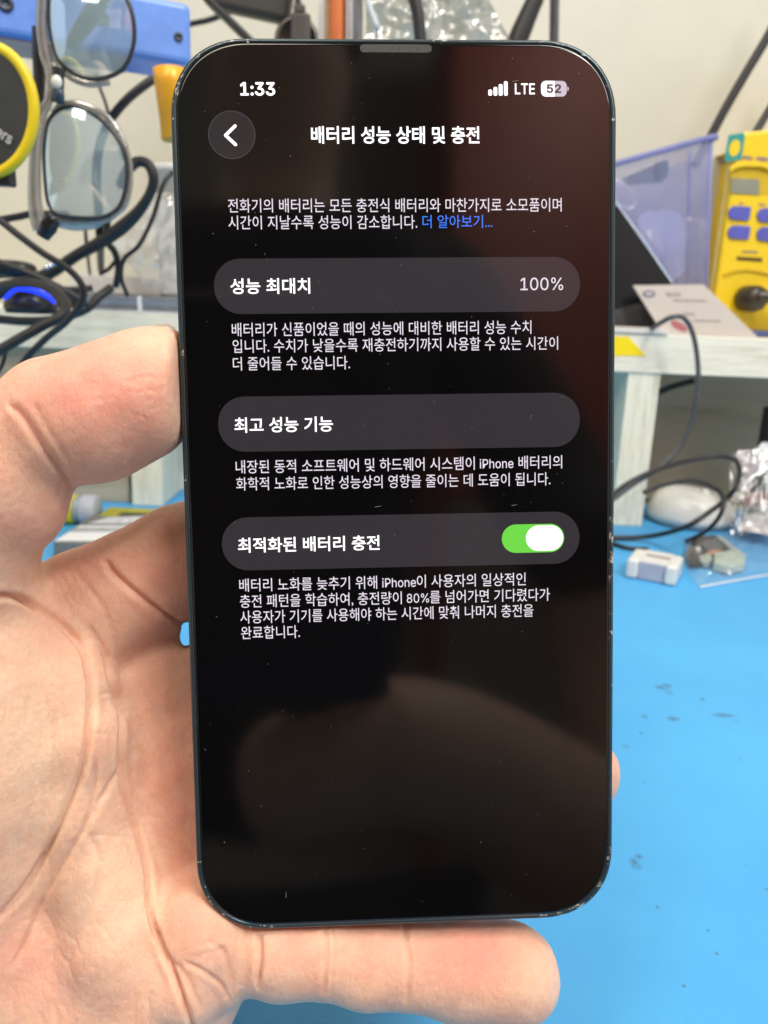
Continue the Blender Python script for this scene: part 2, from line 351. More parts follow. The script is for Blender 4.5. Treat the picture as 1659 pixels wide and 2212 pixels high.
for v0, v1 in ((34.2, 42.95), (56.15, 65.08), (75.83, 84.6)): flat('settings_card', pill(6.05, 65.5, v0, v1, 4.3), 0.03, CARD)
flat('back_button', [(9.6+3.72*math.cos(a), 14.96+3.72*math.sin(a)) for a in np.linspace(0, 2*math.pi, 49)[:-1]], 0.02, RING)
flat('back_button', [(9.6+3.6*math.cos(a), 14.96+3.6*math.sin(a)) for a in np.linspace(0, 2*math.pi, 49)[:-1]], 0.03, BTN)
def stroke(name, P, w, z, m):
    mb = MB()
    for (a, b), (c, d) in zip(P[:-1], P[1:]):
        L = math.hypot(c-a, d-b); nx, ny = -(d-b)/L*w/2, (c-a)/L*w/2; pts = []
        t0 = math.atan2(ny, nx)
        for i in range(9): q = t0+math.pi*i/8; pts.append((a+w/2*math.cos(q), b+w/2*math.sin(q)))
        for i in range(9): q = t0+math.pi+math.pi*i/8; pts.append((c+w/2*math.cos(q), d+w/2*math.sin(q)))
        mb.add([(*ui(u, v), z) for u, v in pts], [tuple(range(len(pts)-1, -1, -1))], False, PFR); z += 0.004
    return build(name, mb, m, DISP)
stroke('back_arrow', [(10.15, 13.62), (8.62, 15.05), (10.15, 16.48)], 0.5, 0.06, TXT_W)
# font for the figures and Latin letters: the sans that ships with Blender, Hangul comes from its own fallback
def latin():
    import os
    try: p = os.path.join(bpy.utils.system_resource('DATAFILES'), 'fonts', 'Inter.woff2'); return bpy.data.fonts.load(p)
    except Exception: return None
FT = latin()
def _glyphs(body, font, offset, depth):
    c = bpy.data.curves.new('t', 'FONT'); c.body = body; c.size = 10; c.offset = offset; c.resolution_u = 3; c.extrude = depth
    if font: c.font = font
    t = bpy.data.objects.new('t', c); COL.objects.link(t); bpy.context.view_layer.update()
    me = bpy.data.meshes.new_from_object(t.evaluated_get(bpy.context.evaluated_depsgraph_get())); bpy.data.objects.remove(t)
    V = np.empty(len(me.vertices)*3); me.vertices.foreach_get('co', V); V = V.reshape(-1, 3); F = [tuple(p.vertices) for p in me.polygons]; bpy.data.meshes.remove(me)
    return V, F
def text_mesh(name, body, size, x, y, z, m, parent, width=None, height=None, offset=0.0, fr=None, depth=0.0):
    """flat print; Hangul and Latin runs are set with their own fonts and joined into one mesh"""
    import re
    VV = []; FF = []; cx = 0.0; k = 0
    for run in re.findall(r'[A-Za-z0-9%:\-]+|[^A-Za-z0-9%:\-]+', body):
        lat = bool(re.match(r'[A-Za-z0-9%:\-]', run))
        lead = len(run)-len(run.lstrip(' ')); trail = len(run)-len(run.rstrip(' ')); core = run.strip(' ')
        if core:
            cx += lead*3.3; V, F = _glyphs(core, FT if lat else None, 0.0 if (lat and FT) else offset, depth)
            if lat and FT and offset > 0.02:
                bo = offset*1.1; nV = len(V); V = np.vstack([V+np.array([bo*math.cos(a), bo*math.sin(a), 0.3*i]) for i, a in enumerate(np.linspace(0, 2*math.pi, 9)[:-1])]); F = [tuple(j+nV*i for j in f) for i in range(8) for f in F]; V[:, 2] *= 0.01; w0 = V[:, 0].min()
            if lat and len(set(body)-set(core)-{' '}): V[:, :2] *= 1.22; V[:, 1] += 0.1
            V[:, 0] += cx-V[:, 0].min()+0.35; VV.append(V); FF += [tuple(i+k for i in f) for f in F]; k += len(V); cx = V[:, 0].max()+0.35+trail*3.3
        else: cx += len(run)*3.3
    V = np.vstack(VV); x0, y0 = V[:, 0].min(), V[:, 1].min(); w = V[:, 0].max()-x0; h = V[:, 1].max()-y0
    sy = height/h if height else size/10; sx = width/w if width else sy
    V[:, 0] = (V[:, 0]-x0)*sx+x; V[:, 1] = (V[:, 1]-y0)*sy+y; V[:, 2] = V[:, 2]+z
    if fr is not None: V = fr.arr(V)*MM; Mi = np.array(root_matrix(parent).inverted()); V = V @ Mi[:3, :3].T+Mi[:3, 3]
    else: V = V*MM
    me = bpy.data.meshes.new(name); me.from_pydata(V.tolist(), [], FF); me.materials.append(m); me.update()
    return link(name, me, parent)
utext('clock_text', '1:33', 11.12, 16.62, 7.95, 2.08, TXT_W, 0.2)
for i, hh in enumerate((0.95, 1.35, 1.8, 2.24)):
    u = 50.56+i*0.84; flat('signal_bar', pill(u, u+0.62, 8.87-hh, 8.87, 0.22, 4), 0.05, TXT_W)
utext('network_text', 'LTE', 54.85, 58.09, 7.81, 1.7, TXT_W, 0.12)
flat('battery_icon', pill(59.08, 63.24, 6.55, 8.99, 0.78), 0.05, BATG)
flat('battery_level', pill(59.08, 61.3, 6.55, 8.99, 0.76)[:0]+[(61.3, 6.55), (61.3, 8.99)]+[(59.86+0.78*math.cos(math.radians(a)), 8.21+0.78*math.sin(math.radians(a))) for a in range(90, 181, 10)]+[(59.86+0.78*math.cos(math.radians(a)), 7.33+0.78*math.sin(math.radians(a))) for a in range(180, 271, 10)], 0.055, TXT_W)
flat('battery_tip', [(63.34, 7.4), (63.55, 7.55), (63.6, 7.77), (63.55, 7.99), (63.34, 8.14)], 0.05, BATG)
utext('battery_text', '52', 59.95, 62.35, 7.77, 1.42, TXT_D, 0.3, 0.07)
B = 0.2
utext('title_text', '배터리 성능 상태 및 충전', 22.13, 49.1, 14.98, 2.72, TXT_W, B)
utext('paragraph_text', '전화기의 배터리는 모든 충전식 배터리와 마찬가지로 소모품이며', 8.66, 62.43, 25.93, 2.2, TXT_G, 0.035)
utext('paragraph_text', '시간이 지날수록 성능이 감소합니다.', 8.66, 38.9, 28.55, 2.2, TXT_G, 0.035)
utext('link_text', '더 알아보기...', 39.74, 51.13, 28.52, 2.1, TXT_B, 0.035)
utext('card_text', '성능 최대치', 8.66, 21.45, 38.56, 2.5, TXT_W, 0.16)
utext('value_text', '100%', 55.66, 62.69, 38.52, 2.05, TXT_G, 0.04)
utext('paragraph_text', '배터리가 신품이었을 때의 성능에 대비한 배터리 성능 수치', 8.7, 57.44, 45.45, 2.2, TXT_G, 0.035)
utext('paragraph_text', '입니다. 수치가 낮을수록 재충전하기까지 사용할 수 있는 시간이', 8.75, 61.86, 48.06, 2.2, TXT_G, 0.035)
utext('paragraph_text', '더 줄어들 수 있습니다.', 8.71, 27.64, 50.88, 2.2, TXT_G, 0.035)
utext('card_text', '최고 성능 기능', 8.66, 24.68, 60.77, 2.5, TXT_W, 0.16)
utext('paragraph_text', '내장된 동적 소프트웨어 및 하드웨어 시스템이 iPhone 배터리의', 8.67, 62.55, 67.55, 2.2, TXT_G, 0.035)
utext('paragraph_text', '화학적 노화로 인한 성능상의 영향을 줄이는 데 도움이 됩니다.', 8.67, 60.59, 70.33, 2.2, TXT_G, 0.035)
utext('card_text', '최적화된 배터리 충전', 8.66, 32.0, 80.43, 2.5, TXT_W, 0.16)
flat('toggle_switch', pill(52.4, 62.9, 77.85, 82.62), 0.05, GRN); flat('toggle_knob', pill(56.45, 62.72, 78.1, 82.35), 0.09, TXT_W)
utext('paragraph_text', '배터리 노화를 늦추기 위해 iPhone이 사용자의 일상적인', 8.69, 56.41, 87.06, 2.2, TXT_G, 0.035)
utext('paragraph_text', '충전 패턴을 학습하여, 충전량이 80%를 넘어가면 기다렸다가', 8.72, 60.49, 89.8, 2.3, TXT_G, 0.035)
utext('paragraph_text', '사용자가 기기를 사용해야 하는 시간에 맞춰 나머지 충전을', 8.7, 57.69, 92.4, 2.2, TXT_G, 0.035)
utext('paragraph_text', '완료합니다.', 8.76, 18.49, 95.03, 2.2, TXT_G, 0.035)
# earpiece slot
mbs = MB(); P = pill(30.15, 41.55, 1.05, 2.28, 0.6)
mbs.prism([ui(u, v) for u, v in P], 0.012, 0.05, PFR)
build('earpiece', mbs, mat('earpiece_mesh', (0.055, 0.053, 0.048), 0.6, var=0.5, scale=2500, bump=0.4), PHONE)
# pale chips along the worn frame edge
mbc = MB(); o_ = rr(PW, PH, 12.5, 0.62, 60); n_o = len(o_)
def chips(u, v, spread, num, big=1.0):
    for _ in range(int(num*0.62)):
        a0 = np.array(ui(u, v))+np.array([random.gauss(0, spread), random.gauss(0, spread)]); i = int(np.argmin([(p[0]-a0[0])**2+(p[1]-a0[1])**2 for p in o_]))
        p = np.array(o_[i]); q = np.array(o_[(i+1) % n_o]); t = (q-p)/(np.linalg.norm(q-p)+1e-9); nn = np.array([-t[1], t[0]]); L = random.uniform(0.07, 0.32)*big; w = random.uniform(0.04, 0.12)*big; c = p+nn*random.uniform(-0.25, 0.25)
        P5 = [c-t*L-nn*w*0.4, c-nn*w, c+t*L*0.9-nn*w*0.3, c+t*L*0.5+nn*w*0.8, c-t*L*0.6+nn*w]
        mbc.add([(*x, 0.015) for x in P5]+[(*x, -0.25) for x in P5], [(0, 1, 2, 3, 4)]+[(i+5, (i+1) % 5+5, (i+1) % 5, i) for i in range(5)], False, PFR)
for c_ in ((3, 9, 1.6, 16), (1, 7, 1.2, 8), (8, 2, 3, 8), (62, 1, 3, 16), (67, 4, 1.5, 8), (3, 139, 1.3, 8, 1.3), (9, 145, 2.0, 8), (15, 146.5, 2.5, 12), (32, 146.5, 8, 7), (52, 146.5, 3, 8), (62, 145.5, 2, 14), (70.5, 136, 2.2, 12), (1, 60, 25, 12), (70.8, 60, 30, 14), (36, 0.5, 12, 8)): chips(*c_)
tag(build('edge_chips', mbc, mat('chipped_edge', (0.42, 0.40, 0.37), 0.5, metal=0.3, var=0.3, scale=900), PHONE), kind='stuff')
# dust and lint on the glass
mbd = MB()
for i in range(120):
    u, v = random.uniform(2, 69.5), random.uniform(3, 143); a = random.uniform(0, 3.14); L = random.choice([0.05, 0.06, 0.07, 0.09, 0.12]); w = random.uniform(0.03, 0.055)
    if i > 115: L, w = random.uniform(0.25, 0.6), 0.04
    ca, sa = math.cos(a), math.sin(a); q = []
    for x, y in ((-L, -w), (L, -w*0.6), (L*1.1, w*0.3), (L*0.2, w), (-L, w*0.8)): q.append((*(np.array(ui(u, v))+np.array([x*ca-y*sa, x*sa+y*ca])), 0.12))
    mbd.add(q, [(0, 1, 2, 3, 4)], False, PFR)
tag(build('dust', mbd, mat('dust_grey', (0.22, 0.21, 0.20), 0.8, var=0), PHONE), kind='stuff')

#@@HAND
# ------------------------------------------------------------------ the hand: one continuous surface from blended volumes
def vc(vx, vy, d): return np.array([(vx-829.5)/FPX*d, (vy-1106)/FPX*d, d])   # measured point -> camera-aligned mm
H = 0.8
gx = np.arange(-118, 52, H, dtype=np.float32); gy = np.arange(-34, 106, H, dtype=np.float32); gz = np.arange(100, 186, H, dtype=np.float32)
GX, GY, GZ = np.meshgrid(gx, gy, gz, indexing='ij')
FLD = np.full(GX.shape, 60, np.float32)
def region(lo, hi):
    s = []
    for g, a, b in zip((gx, gy, gz), lo, hi): s.append(slice(max(0, np.searchsorted(g, a)), min(len(g), np.searchsorted(g, b))))
    return tuple(s)
def smin(sl, D, k):
    A = FLD[sl]; h = np.clip(0.5+0.5*(A-D)/k, 0, 1); FLD[sl] = A*h*0+(A*(1-h)+D*h)-k*h*(1-h)
def cone(a, b, ra, rb, k):
    m = max(ra, rb)+16; sl = region(np.minimum(a, b)-m, np.maximum(a, b)+m)
    x, y, z = GX[sl]-a[0], GY[sl]-a[1], GZ[sl]-a[2]; d = b-a; L = d@d
    t = np.clip((x*d[0]+y*d[1]+z*d[2])/L, 0, 1); D = np.sqrt((x-t*d[0])**2+(y-t*d[1])**2+(z-t*d[2])**2)-(ra+(rb-ra)*t)
    smin(sl, D.astype(np.float32), k)
def chain(nodes, k=3.0):
    for p, q in zip(nodes[:-1], nodes[1:]): cone(vc(*p[:3]), vc(*q[:3]), p[3], q[3], k)
def ellv(c, r, k, rot=0.0):
    m = max(r)+16; sl = region(c-m, c+m); x, y, z = GX[sl]-c[0], GY[sl]-c[1], GZ[sl]-c[2]
    ca, sa = math.cos(rot), math.sin(rot); X = x*ca+y*sa; Yv = -x*sa+y*ca
    q = np.sqrt((X/r[0])**2+(Yv/r[1])**2+(z/r[2])**2); q2 = np.sqrt((X/r[0]**2)**2+(Yv/r[1]**2)**2+(z/r[2]**2)**2)
    smin(sl, (q*(q-1)/(q2+1e-6)).astype(np.float32), k)
# palm, from the wrist to the roots of the fingers
chain([(-560, 1980, 150, 27), (-330, 2020, 148, 28), (-60, 1960, 152, 26), (180, 1900, 156, 23), (400, 1840, 162, 22)], 9)
chain([(0, 1480, 158, 21), (250, 1480, 162, 21), (400, 1640, 164, 21), (470, 1800, 164, 20)], 9)
chain([(60, 2060, 146, 20), (250, 2130, 146, 18.5), (380, 2120, 141, 12.5)], 7)
chain([(395, 1440, 160, 17), (440, 1650, 162, 21), (520, 1900, 158, 18)], 7)
# heel lobes by the little finger
ellv(vc(440, 2015, 137), (9.2, 10.5, 10), 3.0); ellv(vc(405, 2105, 135), (8.0, 8.6, 9), 1.6); ellv(vc(500, 2060, 138), (4.6, 9.0, 8.5), 1.2)
# ridge left of the long fold
chain([(75, 1390, 137, 7.5), (140, 1480, 136, 8), (168, 1600, 135, 8), (178, 1730, 136, 8), (215, 1880, 137, 9), (262, 2020, 137, 10.5), (310, 2160, 138, 11)], 2.2)
# ball of the thumb
ellv(vc(0, 1590, 138), (15.5, 33, 19), 2.6, 0.0); ellv(vc(-70, 1850, 142), (20, 27, 21), 6)
# thumb
chain([(-120, 1640, 140, 17), (-120, 1330, 134, 15), (-92, 1150, 128, 12.8), (-22, 1050, 126, 11.2), (30, 978, 126, 10.6)], 2.4)
chain([(122, 912, 125.5, 10.7), (210, 898, 126, 10.7), (290, 862, 127, 10.2), (338, 828, 128, 9.2), (392, 796, 129, 6.4)], 1.6)
cone(vc(20, 1040, 126), vc(38, 1092, 126.5), 8.6, 7.6, 2.0)
# index finger
chain([(60, 1402, 152, 15.0), (190, 1336, 148, 13.2), (390, 1216, 148, 10.9)], 1.6)
chain([(390, 1216, 148, 10.9), (560, 1130, 152, 9.8), (760, 1060, 151, 9.2), (960, 1060, 147, 8.3)], 2.5)
# middle, ring and little finger behind and below the phone
chain([(500, 1560, 160, 13), (720, 1450, 158, 10.5), (980, 1400, 153, 9.6), (1215, 1390, 150, 8.6)], 3)
chain([(520, 1750, 158, 12.5), (760, 1720, 156, 10), (1020, 1690, 151, 8.8), (1250, 1665, 147.5, 7.6)], 3)
chain([(500, 1985, 148, 9.5), (600, 2050, 138, 7.9), (690, 2058, 137, 7.5)], 2.5); chain([(735, 2064, 137, 7.2), (800, 2076, 137, 7.6), (850, 2080, 137, 7.4)], 1.1); chain([(905, 2084, 137, 7.5), (990, 2098, 137, 8.1), (1105, 2104, 137, 8.5)], 1.3)
# the phone presses into the skin: cut its body out (0.1 mm clearance)
Pc = np.stack([GX, GY, GZ], -1).reshape(-1, 3)-PT.astype(np.float32)
L0 = Pc @ PR.astype(np.float32)                      # x right, y down, z away
qx = np.abs(L0[:, 0])-(PW/2-12.4); qy = np.abs(L0[:, 1])-(PH/2-12.4); qz = np.abs(L0[:, 2]+11.1)-18.9
d2 = np.sqrt(np.maximum(qx, 0)**2+np.maximum(qy, 0)**2)+np.minimum(np.maximum(qx, qy), 0)-12.4
PS = (np.minimum(np.maximum(d2, qz), 0)+np.sqrt(np.maximum(d2, 0)**2+np.maximum(qz, 0)**2)-0.12).reshape(GX.shape)
_g = vc(405, 1370, 143); _e = np.sqrt(((GX-_g[0]+(GZ-143)*0.259)/1.75)**2+((GY-_g[1]-(GZ-143)*0.159+0.35*(GX-_g[0]+(GZ-143)*0.259))/3.0)**2)
def smax(A, B, k): h = np.clip(0.5-0.5*(A-B)/k, 0, 1); return A*(1-h)+B*h+k*h*(1-h)
FLD = smax(FLD, ((1-_e)*2.3).astype(np.float32), 0.9); FLD = smax(FLD, -PS, 1.6)
# nothing below the mat
wz = (CAM_H + GX*_r[2]-GY*_u[2]+GZ*_f[2]); FLD = smax(FLD, (0.6-wz).astype(np.float32), 1.5)
del L0, Pc, PS
def surface_nets(Fd, o, h):
    s = Fd < 0; nx, ny, nz = Fd.shape
    c = np.zeros((nx-1, ny-1, nz-1), np.int8)
    for i in (0, 1):
        for j in (0, 1):
            for k in (0, 1): c += s[i:nx-1+i, j:ny-1+j, k:nz-1+k]
    act = np.argwhere((c > 0) & (c < 8)); idx = -np.ones(c.shape, np.int32); idx[tuple(act.T)] = np.arange(len(act))
    P = np.zeros((len(act), 3)); cnt = np.zeros(len(act)); a = act.T
    cor = [(i, j, k) for i in (0, 1) for j in (0, 1) for k in (0, 1)]
    for p in cor:
        for q in cor:
            if sum(q)-sum(p) == 1 and all(y >= x for x, y in zip(p, q)):
                fa = Fd[a[0]+p[0], a[1]+p[1], a[2]+p[2]]; fb = Fd[a[0]+q[0], a[1]+q[1], a[2]+q[2]]
                m = (fa < 0) != (fb < 0); t = np.where(m, fa/(fa-fb+1e-12), 0)
                pt = np.array(p)[None]+t[:, None]*(np.array(q)-np.array(p))[None]; P[m] += pt[m]; cnt[m] += 1
    P = P/cnt[:, None]+act; V = o+P*h; Q = []
    for ax in range(3):
        sa = np.swapaxes(s, 0, ax); e = sa[:-1] != sa[1:]
        ii = np.argwhere(e); ii = ii[(ii[:, 1] > 0) & (ii[:, 2] > 0) & (ii[:, 1] < sa.shape[1]-1) & (ii[:, 2] < sa.shape[2]-1)]
        flip = sa[ii[:, 0], ii[:, 1], ii[:, 2]]; I = np.swapaxes(idx, 0, ax)
        q = np.stack([I[ii[:, 0], ii[:, 1]-1, ii[:, 2]-1], I[ii[:, 0], ii[:, 1], ii[:, 2]-1], I[ii[:, 0], ii[:, 1], ii[:, 2]], I[ii[:, 0], ii[:, 1]-1, ii[:, 2]]], 1)
        if ax: flip = ~flip
        q[~flip] = q[~flip][:, ::-1]; Q.append(q)
    return V, np.vstack(Q)
HV, HQ = surface_nets(FLD, np.array([gx[0], gy[0], gz[0]]), H)
def smooth_mesh(V, Q, it=3, lam=0.5):
    E = np.vstack([Q[:, [0, 1]], Q[:, [1, 2]], Q[:, [2, 3]], Q[:, [3, 0]]]); n = len(V)
    for _ in range(it):
        acc = np.zeros_like(V); c = np.zeros(n)
        for a, b in ((0, 1), (1, 0)):
            for d in range(3): acc[:, d] += np.bincount(E[:, a], V[E[:, b], d], n)
            c += np.bincount(E[:, a], minlength=n)
        V = V+(acc/np.maximum(c, 1)[:, None]-V)*lam
    return V
HV = smooth_mesh(HV, HQ, 3)
# one round of Catmull-Clark so the creases have fine enough vertices
tm = bpy.data.meshes.new('t'); tm.from_pydata(HV.tolist(), [], HQ.tolist()); to = link('t', tm); to.modifiers.new('s', 'SUBSURF').levels = 1
bpy.context.view_layer.update(); hm = bpy.data.meshes.new_from_object(to.evaluated_get(bpy.context.evaluated_depsgraph_get())); bpy.data.objects.remove(to)
n = len(hm.vertices); V = np.empty(n*3); hm.vertices.foreach_get('co', V); V = V.reshape(-1, 3); N = np.empty(n*3); hm.vertex_normals.foreach_get('vector', N); N = N.reshape(-1, 3)
vx = V[:, 0]/V[:, 2]*FPX+829.5; vy = V[:, 1]/V[:, 2]*FPX+1106; front = N[:, 2] < 0.25
def pdist(line):
    P = spline([(a, b, 0) for a, b in line], 5)[:, :2]; D = np.full(n, 1e9); side = np.zeros(n); tt = np.zeros(n)
    for k in range(len(P)-1):
        a, d = P[k], P[k+1]-P[k]; L = d@d+1e-9; t = np.clip(((vx-a[0])*d[0]+(vy-a[1])*d[1])/L, 0, 1)
        ex, ey = vx-a[0]-t*d[0], vy-a[1]-t*d[1]; q = np.hypot(ex, ey); m = q < D; D[m] = q[m]; side[m] = np.sign(ex*d[1]-ey*d[0])[m]; tt[m] = ((k+t)/(len(P)-1))[m]
    return D, side, tt
disp = np.zeros(n)
def crease(line, depth, w, bulge=0.35, taper=True):
    bulge *= 0.45; w *= 0.8
    D, s, t = pdist(line); e = np.clip(np.minimum(t, 1-t)/0.12, 0, 1)**0.7 if taper else 1.0
    global disp
    disp += front*e*(-depth*np.exp(-(D/w)**2)+bulge*depth*np.exp(-((D-2.4*w)/(1.6*w))**2))
C = crease
C([(190, 1350), (231, 1418), (243, 1478), (265, 1559), (263, 1660), (275, 1721), (300, 1802), (320, 1883), (324, 1964), (344, 2037), (380, 2118), (405, 2187), (430, 2260)], 1.5, 7, 0.3)
C([(30, 1296), (97, 1317), (142, 1357), (178, 1398), (194, 1458), (196, 1520), (190, 1580), (178, 1661), (134, 1770), (93, 1855), (40, 1936), (-30, 2010)], 1.15, 8, 0.35)
C([(206, 1640), (206, 1690), (194, 1762), (162, 1822), (101, 1924), (61, 2025), (20, 2100)], 0.55, 7)
C([(258, 1660), (235, 1700), (212, 1735), (200, 1770)], 0.45, 6)
C([(226, 1207), (238, 1228), (258, 1249), (290, 1277), (322, 1303), (360, 1330), (400, 1352)], 1.05, 8, 0.25)
C([(155, 1225), (185, 1262), (215, 1300), (236, 1345), (250, 1400), (252, 1440)], 0.22, 8)
C([(-10, 1290), (20, 1288), (60, 1300), (95, 1330)], 1.3, 8)
C([(12, 868), (45, 900), (75, 945), (105, 990), (135, 1030), (152, 1062)], 0.75, 8, 0.2); C([(24, 862), (56, 897), (86, 942), (112, 980), (140, 1022)], 0.3, 7, 0)
C([(70, 868), (95, 912), (122, 955), (150, 1000)], 0.22, 7)
C([(435, 1925), (470, 1960), (500, 1985), (545, 1998)], 0.25, 6); C([(440, 2030), (480, 2050), (497, 2095), (503, 2160)], 0.5, 7); C([(400, 2080), (440, 2100), (480, 2130), (500, 2170)], 0.5, 6)
C([(330, 1990), (360, 2060), (400, 2110), (440, 2190)], 0.35, 7); C([(185, 1790), (215, 1860), (200, 1950), (160, 2040), (140, 2120)], 0.35, 9)
C([(196, 1588), (225, 1584), (262, 1590)], 0.1, 4); C([(192, 1806), (230, 1804), (292, 1812)], 0.12, 5); C([(212, 1500), (240, 1495)], 0.2, 4)
C([(702, 1990), (706, 2050), (700, 2150)], 0.7, 6); C([(716, 1990), (722, 2050), (714, 2150)], 0.4, 5); C([(873, 1990), (880, 2040), (885, 2090), (878, 2175)], 0.7, 7); C([(893, 2020), (900, 2080), (896, 2140)], 0.25, 5)
C([(556, 1990), (562, 2060), (556, 2140)], 1.0, 7)
for k in range(34):                                     # fine lines running down the ball of the thumb and the palm
    x0, y0 = random.uniform(0, 170), random.uniform(1330, 1850); L = random.uniform(60, 220); dx = random.uniform(-0.05, 0.25)
    C([(x0, y0), (x0+dx*L*0.4+random.uniform(-5, 5), y0+L/2), (x0-dx*L*0.3, y0+L)], random.uniform(0.04, 0.12), random.uniform(3, 5))
for k in range(26):
    x0, y0 = random.uniform(20, 420), random.uniform(1930, 2200); L = random.uniform(40, 130); a = random.uniform(0.9, 1.9)
    C([(x0, y0), (x0+L*math.cos(a)/2+4, y0+L*math.sin(a)/2), (x0+L*math.cos(a), y0+L*math.sin(a))], random.uniform(0.05, 0.16), random.uniform(3, 6))
for k in range(22):                                     # thumb and index wrinkles
    x0, y0 = random.uniform(150, 350), random.uniform(790, 900); C([(x0-30, y0+random.uniform(4, 16)), (x0, y0), (x0+34, y0+random.uniform(2, 8))], random.uniform(0.03, 0.09), 3.2)
for k in range(14):
    x0 = random.uniform(60, 300); y0 = 1240-(x0-60)*0.42+random.uniform(0, 90); C([(x0, y0), (x0+10, y0+16), (x0+18, y0+36)], random.uniform(0.05, 0.12), 3.5)
# soft unevenness of flesh
q = V*np.array([0.11, 0.09, 0.1]); disp += 0.22*np.sin(q[:, 0]*1.7+np.sin(q[:, 1]*2.1))*np.sin(q[:, 1]*1.3+1.7)+0.10*np.sin(q[:, 0]*5+q[:, 1]*3.1)*np.sin(q[:, 1]*6.1-q[:, 2]*2)
# keep skin flat where it presses on the phone
lp = (V-PT) @ PR; inside = (np.abs(lp[:, 0]) < PW/2+1.2) & (np.abs(lp[:, 1]) < PH/2+1.2) & (lp[:, 2] > -30) & (lp[:, 2] < 8.6); disp[inside] = np.minimum(disp[inside], 0)*0.3
V = V+N*disp[:, None]
def g2(cx, cy, rx, ry): return np.exp(-((vx-cx)/rx)**2-((vy-cy)/ry)**2)
flush = 0.6*g2(260, 850, 180, 120)+0.35*g2(110, 860, 130, 90)+0.35*g2(60, 1120, 120, 80)+0.3*g2(190, 1220, 90, 50)+0.45*g2(370, 1250, 110, 90)+0.6*g2(400, 1720, 80, 260)+0.2*g2(300, 1400, 90, 80)+0.5*g2(60, 2080, 120, 100)+0.95*g2(1020, 2060, 130, 75)+0.4*g2(800, 2060, 60, 60)+0.5*g2(640, 2030, 70, 60)+0.3*g2(420, 2000, 70, 50)+0.25*g2(110, 1400, 70, 100)
pale = 0.7*g2(60, 1600, 110, 260)+0.8*g2(260, 1930, 90, 130)+0.5*g2(1150, 2120, 50, 60)+0.6*g2(350, 745, 60, 40)+0.5*g2(380, 880, 25, 90)
flush *= 1+0.15*np.sin(V[:, 0]*0.9)*np.sin(V[:, 1]*0.8+V[:, 2]*0.4)
Wd = c2w(V); org = np.array([Wd[:, 0].mean(), Wd[:, 1].mean(), Wd[:, 2].min()])
hm.vertices.foreach_set('co', ((Wd-org)*MM).ravel()); hm.polygons.foreach_set('use_smooth', [True]*len(hm.polygons))
for nm_, arr in (('flush', flush), ('pale', pale)):
    a = hm.attributes.new(nm_, 'FLOAT', 'POINT'); a.data.foreach_set('value', arr.astype(np.float32))
hm.flip_normals() if False else None
def skin_mat():
    m = bpy.data.materials.new('skin'); m.use_nodes = True; nt = m.node_tree; b = nt.nodes['Principled BSDF']; L = nt.links.new
    def attr(nme): a = nt.nodes.new('ShaderNodeAttribute'); a.attribute_name = nme; return a.outputs['Fac']
    v = _obj(nt); n1 = _noise(nt, 130, 5, 0.65, v, 0.3); n2 = _noise(nt, 520, 4, 0.7, v)
    r = _ramp(nt, n1.outputs['Fac'], [(0.28, (0.79, 0.43, 0.30)), (0.5, (0.85, 0.51, 0.36)), (0.72, (0.89, 0.59, 0.43))])
    m1 = nt.nodes.new('ShaderNodeMixRGB'); L(r.outputs[0], m1.inputs[1]); m1.inputs[2].default_value = (0.80, 0.28, 0.225, 1)
    k1 = nt.nodes.new('ShaderNodeMath'); k1.operation = 'MULTIPLY'; L(attr('flush'), k1.inputs[0]); mr = nt.nodes.new('ShaderNodeMapRange'); mr.inputs[3].default_value = 0.35; mr.inputs[4].default_value = 1.15
    L(n1.outputs['Fac'], mr.inputs[0]); L(mr.outputs[0], k1.inputs[1]); k1.use_clamp = True; L(k1.outputs[0], m1.inputs[0])
    m2 = nt.nodes.new('ShaderNodeMixRGB'); L(m1.outputs[0], m2.inputs[1]); m2.inputs[2].default_value = (0.88, 0.66, 0.46, 1)
    k2 = nt.nodes.new('ShaderNodeMath'); k2.operation = 'MULTIPLY'; L(attr('pale'), k2.inputs[0]); k2.inputs[1].default_value = 0.7; k2.use_clamp = True; L(k2.outputs[0], m2.inputs[0])
    m3 = nt.nodes.new('ShaderNodeMixRGB'); m3.blend_type = 'MULTIPLY'; m3.inputs[0].default_value = 0.35; L(m2.outputs[0], m3.inputs[1])
    rr_ = _ramp(nt, n2.outputs['Fac'], [(0.3, (0.80, 0.72, 0.68)), (0.6, (1, 1, 1))]); L(rr_.outputs[0], m3.inputs[2]); L(m3.outputs[0], b.inputs['Base Color'])
    b.inputs['Subsurface Weight'].default_value = 0.5; b.inputs['Subsurface Radius'].default_value = (1.0, 0.32, 0.16); b.inputs['Subsurface Scale'].default_value = 0.0034
    b.inputs['Roughness'].default_value = 0.46; b.inputs['Specular IOR Level'].default_value = 0.34
    vs = _obj(nt, (0.8, 0.6, 0.38), (0.15, 0.7, 0.1)); w1 = _noise(nt, 1900, 5, 0.75, vs, 0.25); vo = nt.nodes.new('ShaderNodeTexVoronoi'); vo.inputs['Scale'].default_value = 520; vo.feature = 'DISTANCE_TO_EDGE'; L(v, vo.inputs['Vector'])
    ad = nt.nodes.new('ShaderNodeMath'); ad.operation = 'MULTIPLY_ADD'; ad.inputs[1].default_value = 0.5; L(vo.outputs[0], ad.inputs[0]); L(w1.outputs['Fac'], ad.inputs[2])
    _bump(nt, b, ad.outputs[0], 0.7, 0.0004); return m
hm.materials.clear(); hm.materials.append(skin_mat()); hm.name = 'hand'
HAND = link('hand', hm); HAND.location = Vector(org*MM)
tag(HAND, 'left hand of a person gripping the black smartphone little finger under it', 'hand')
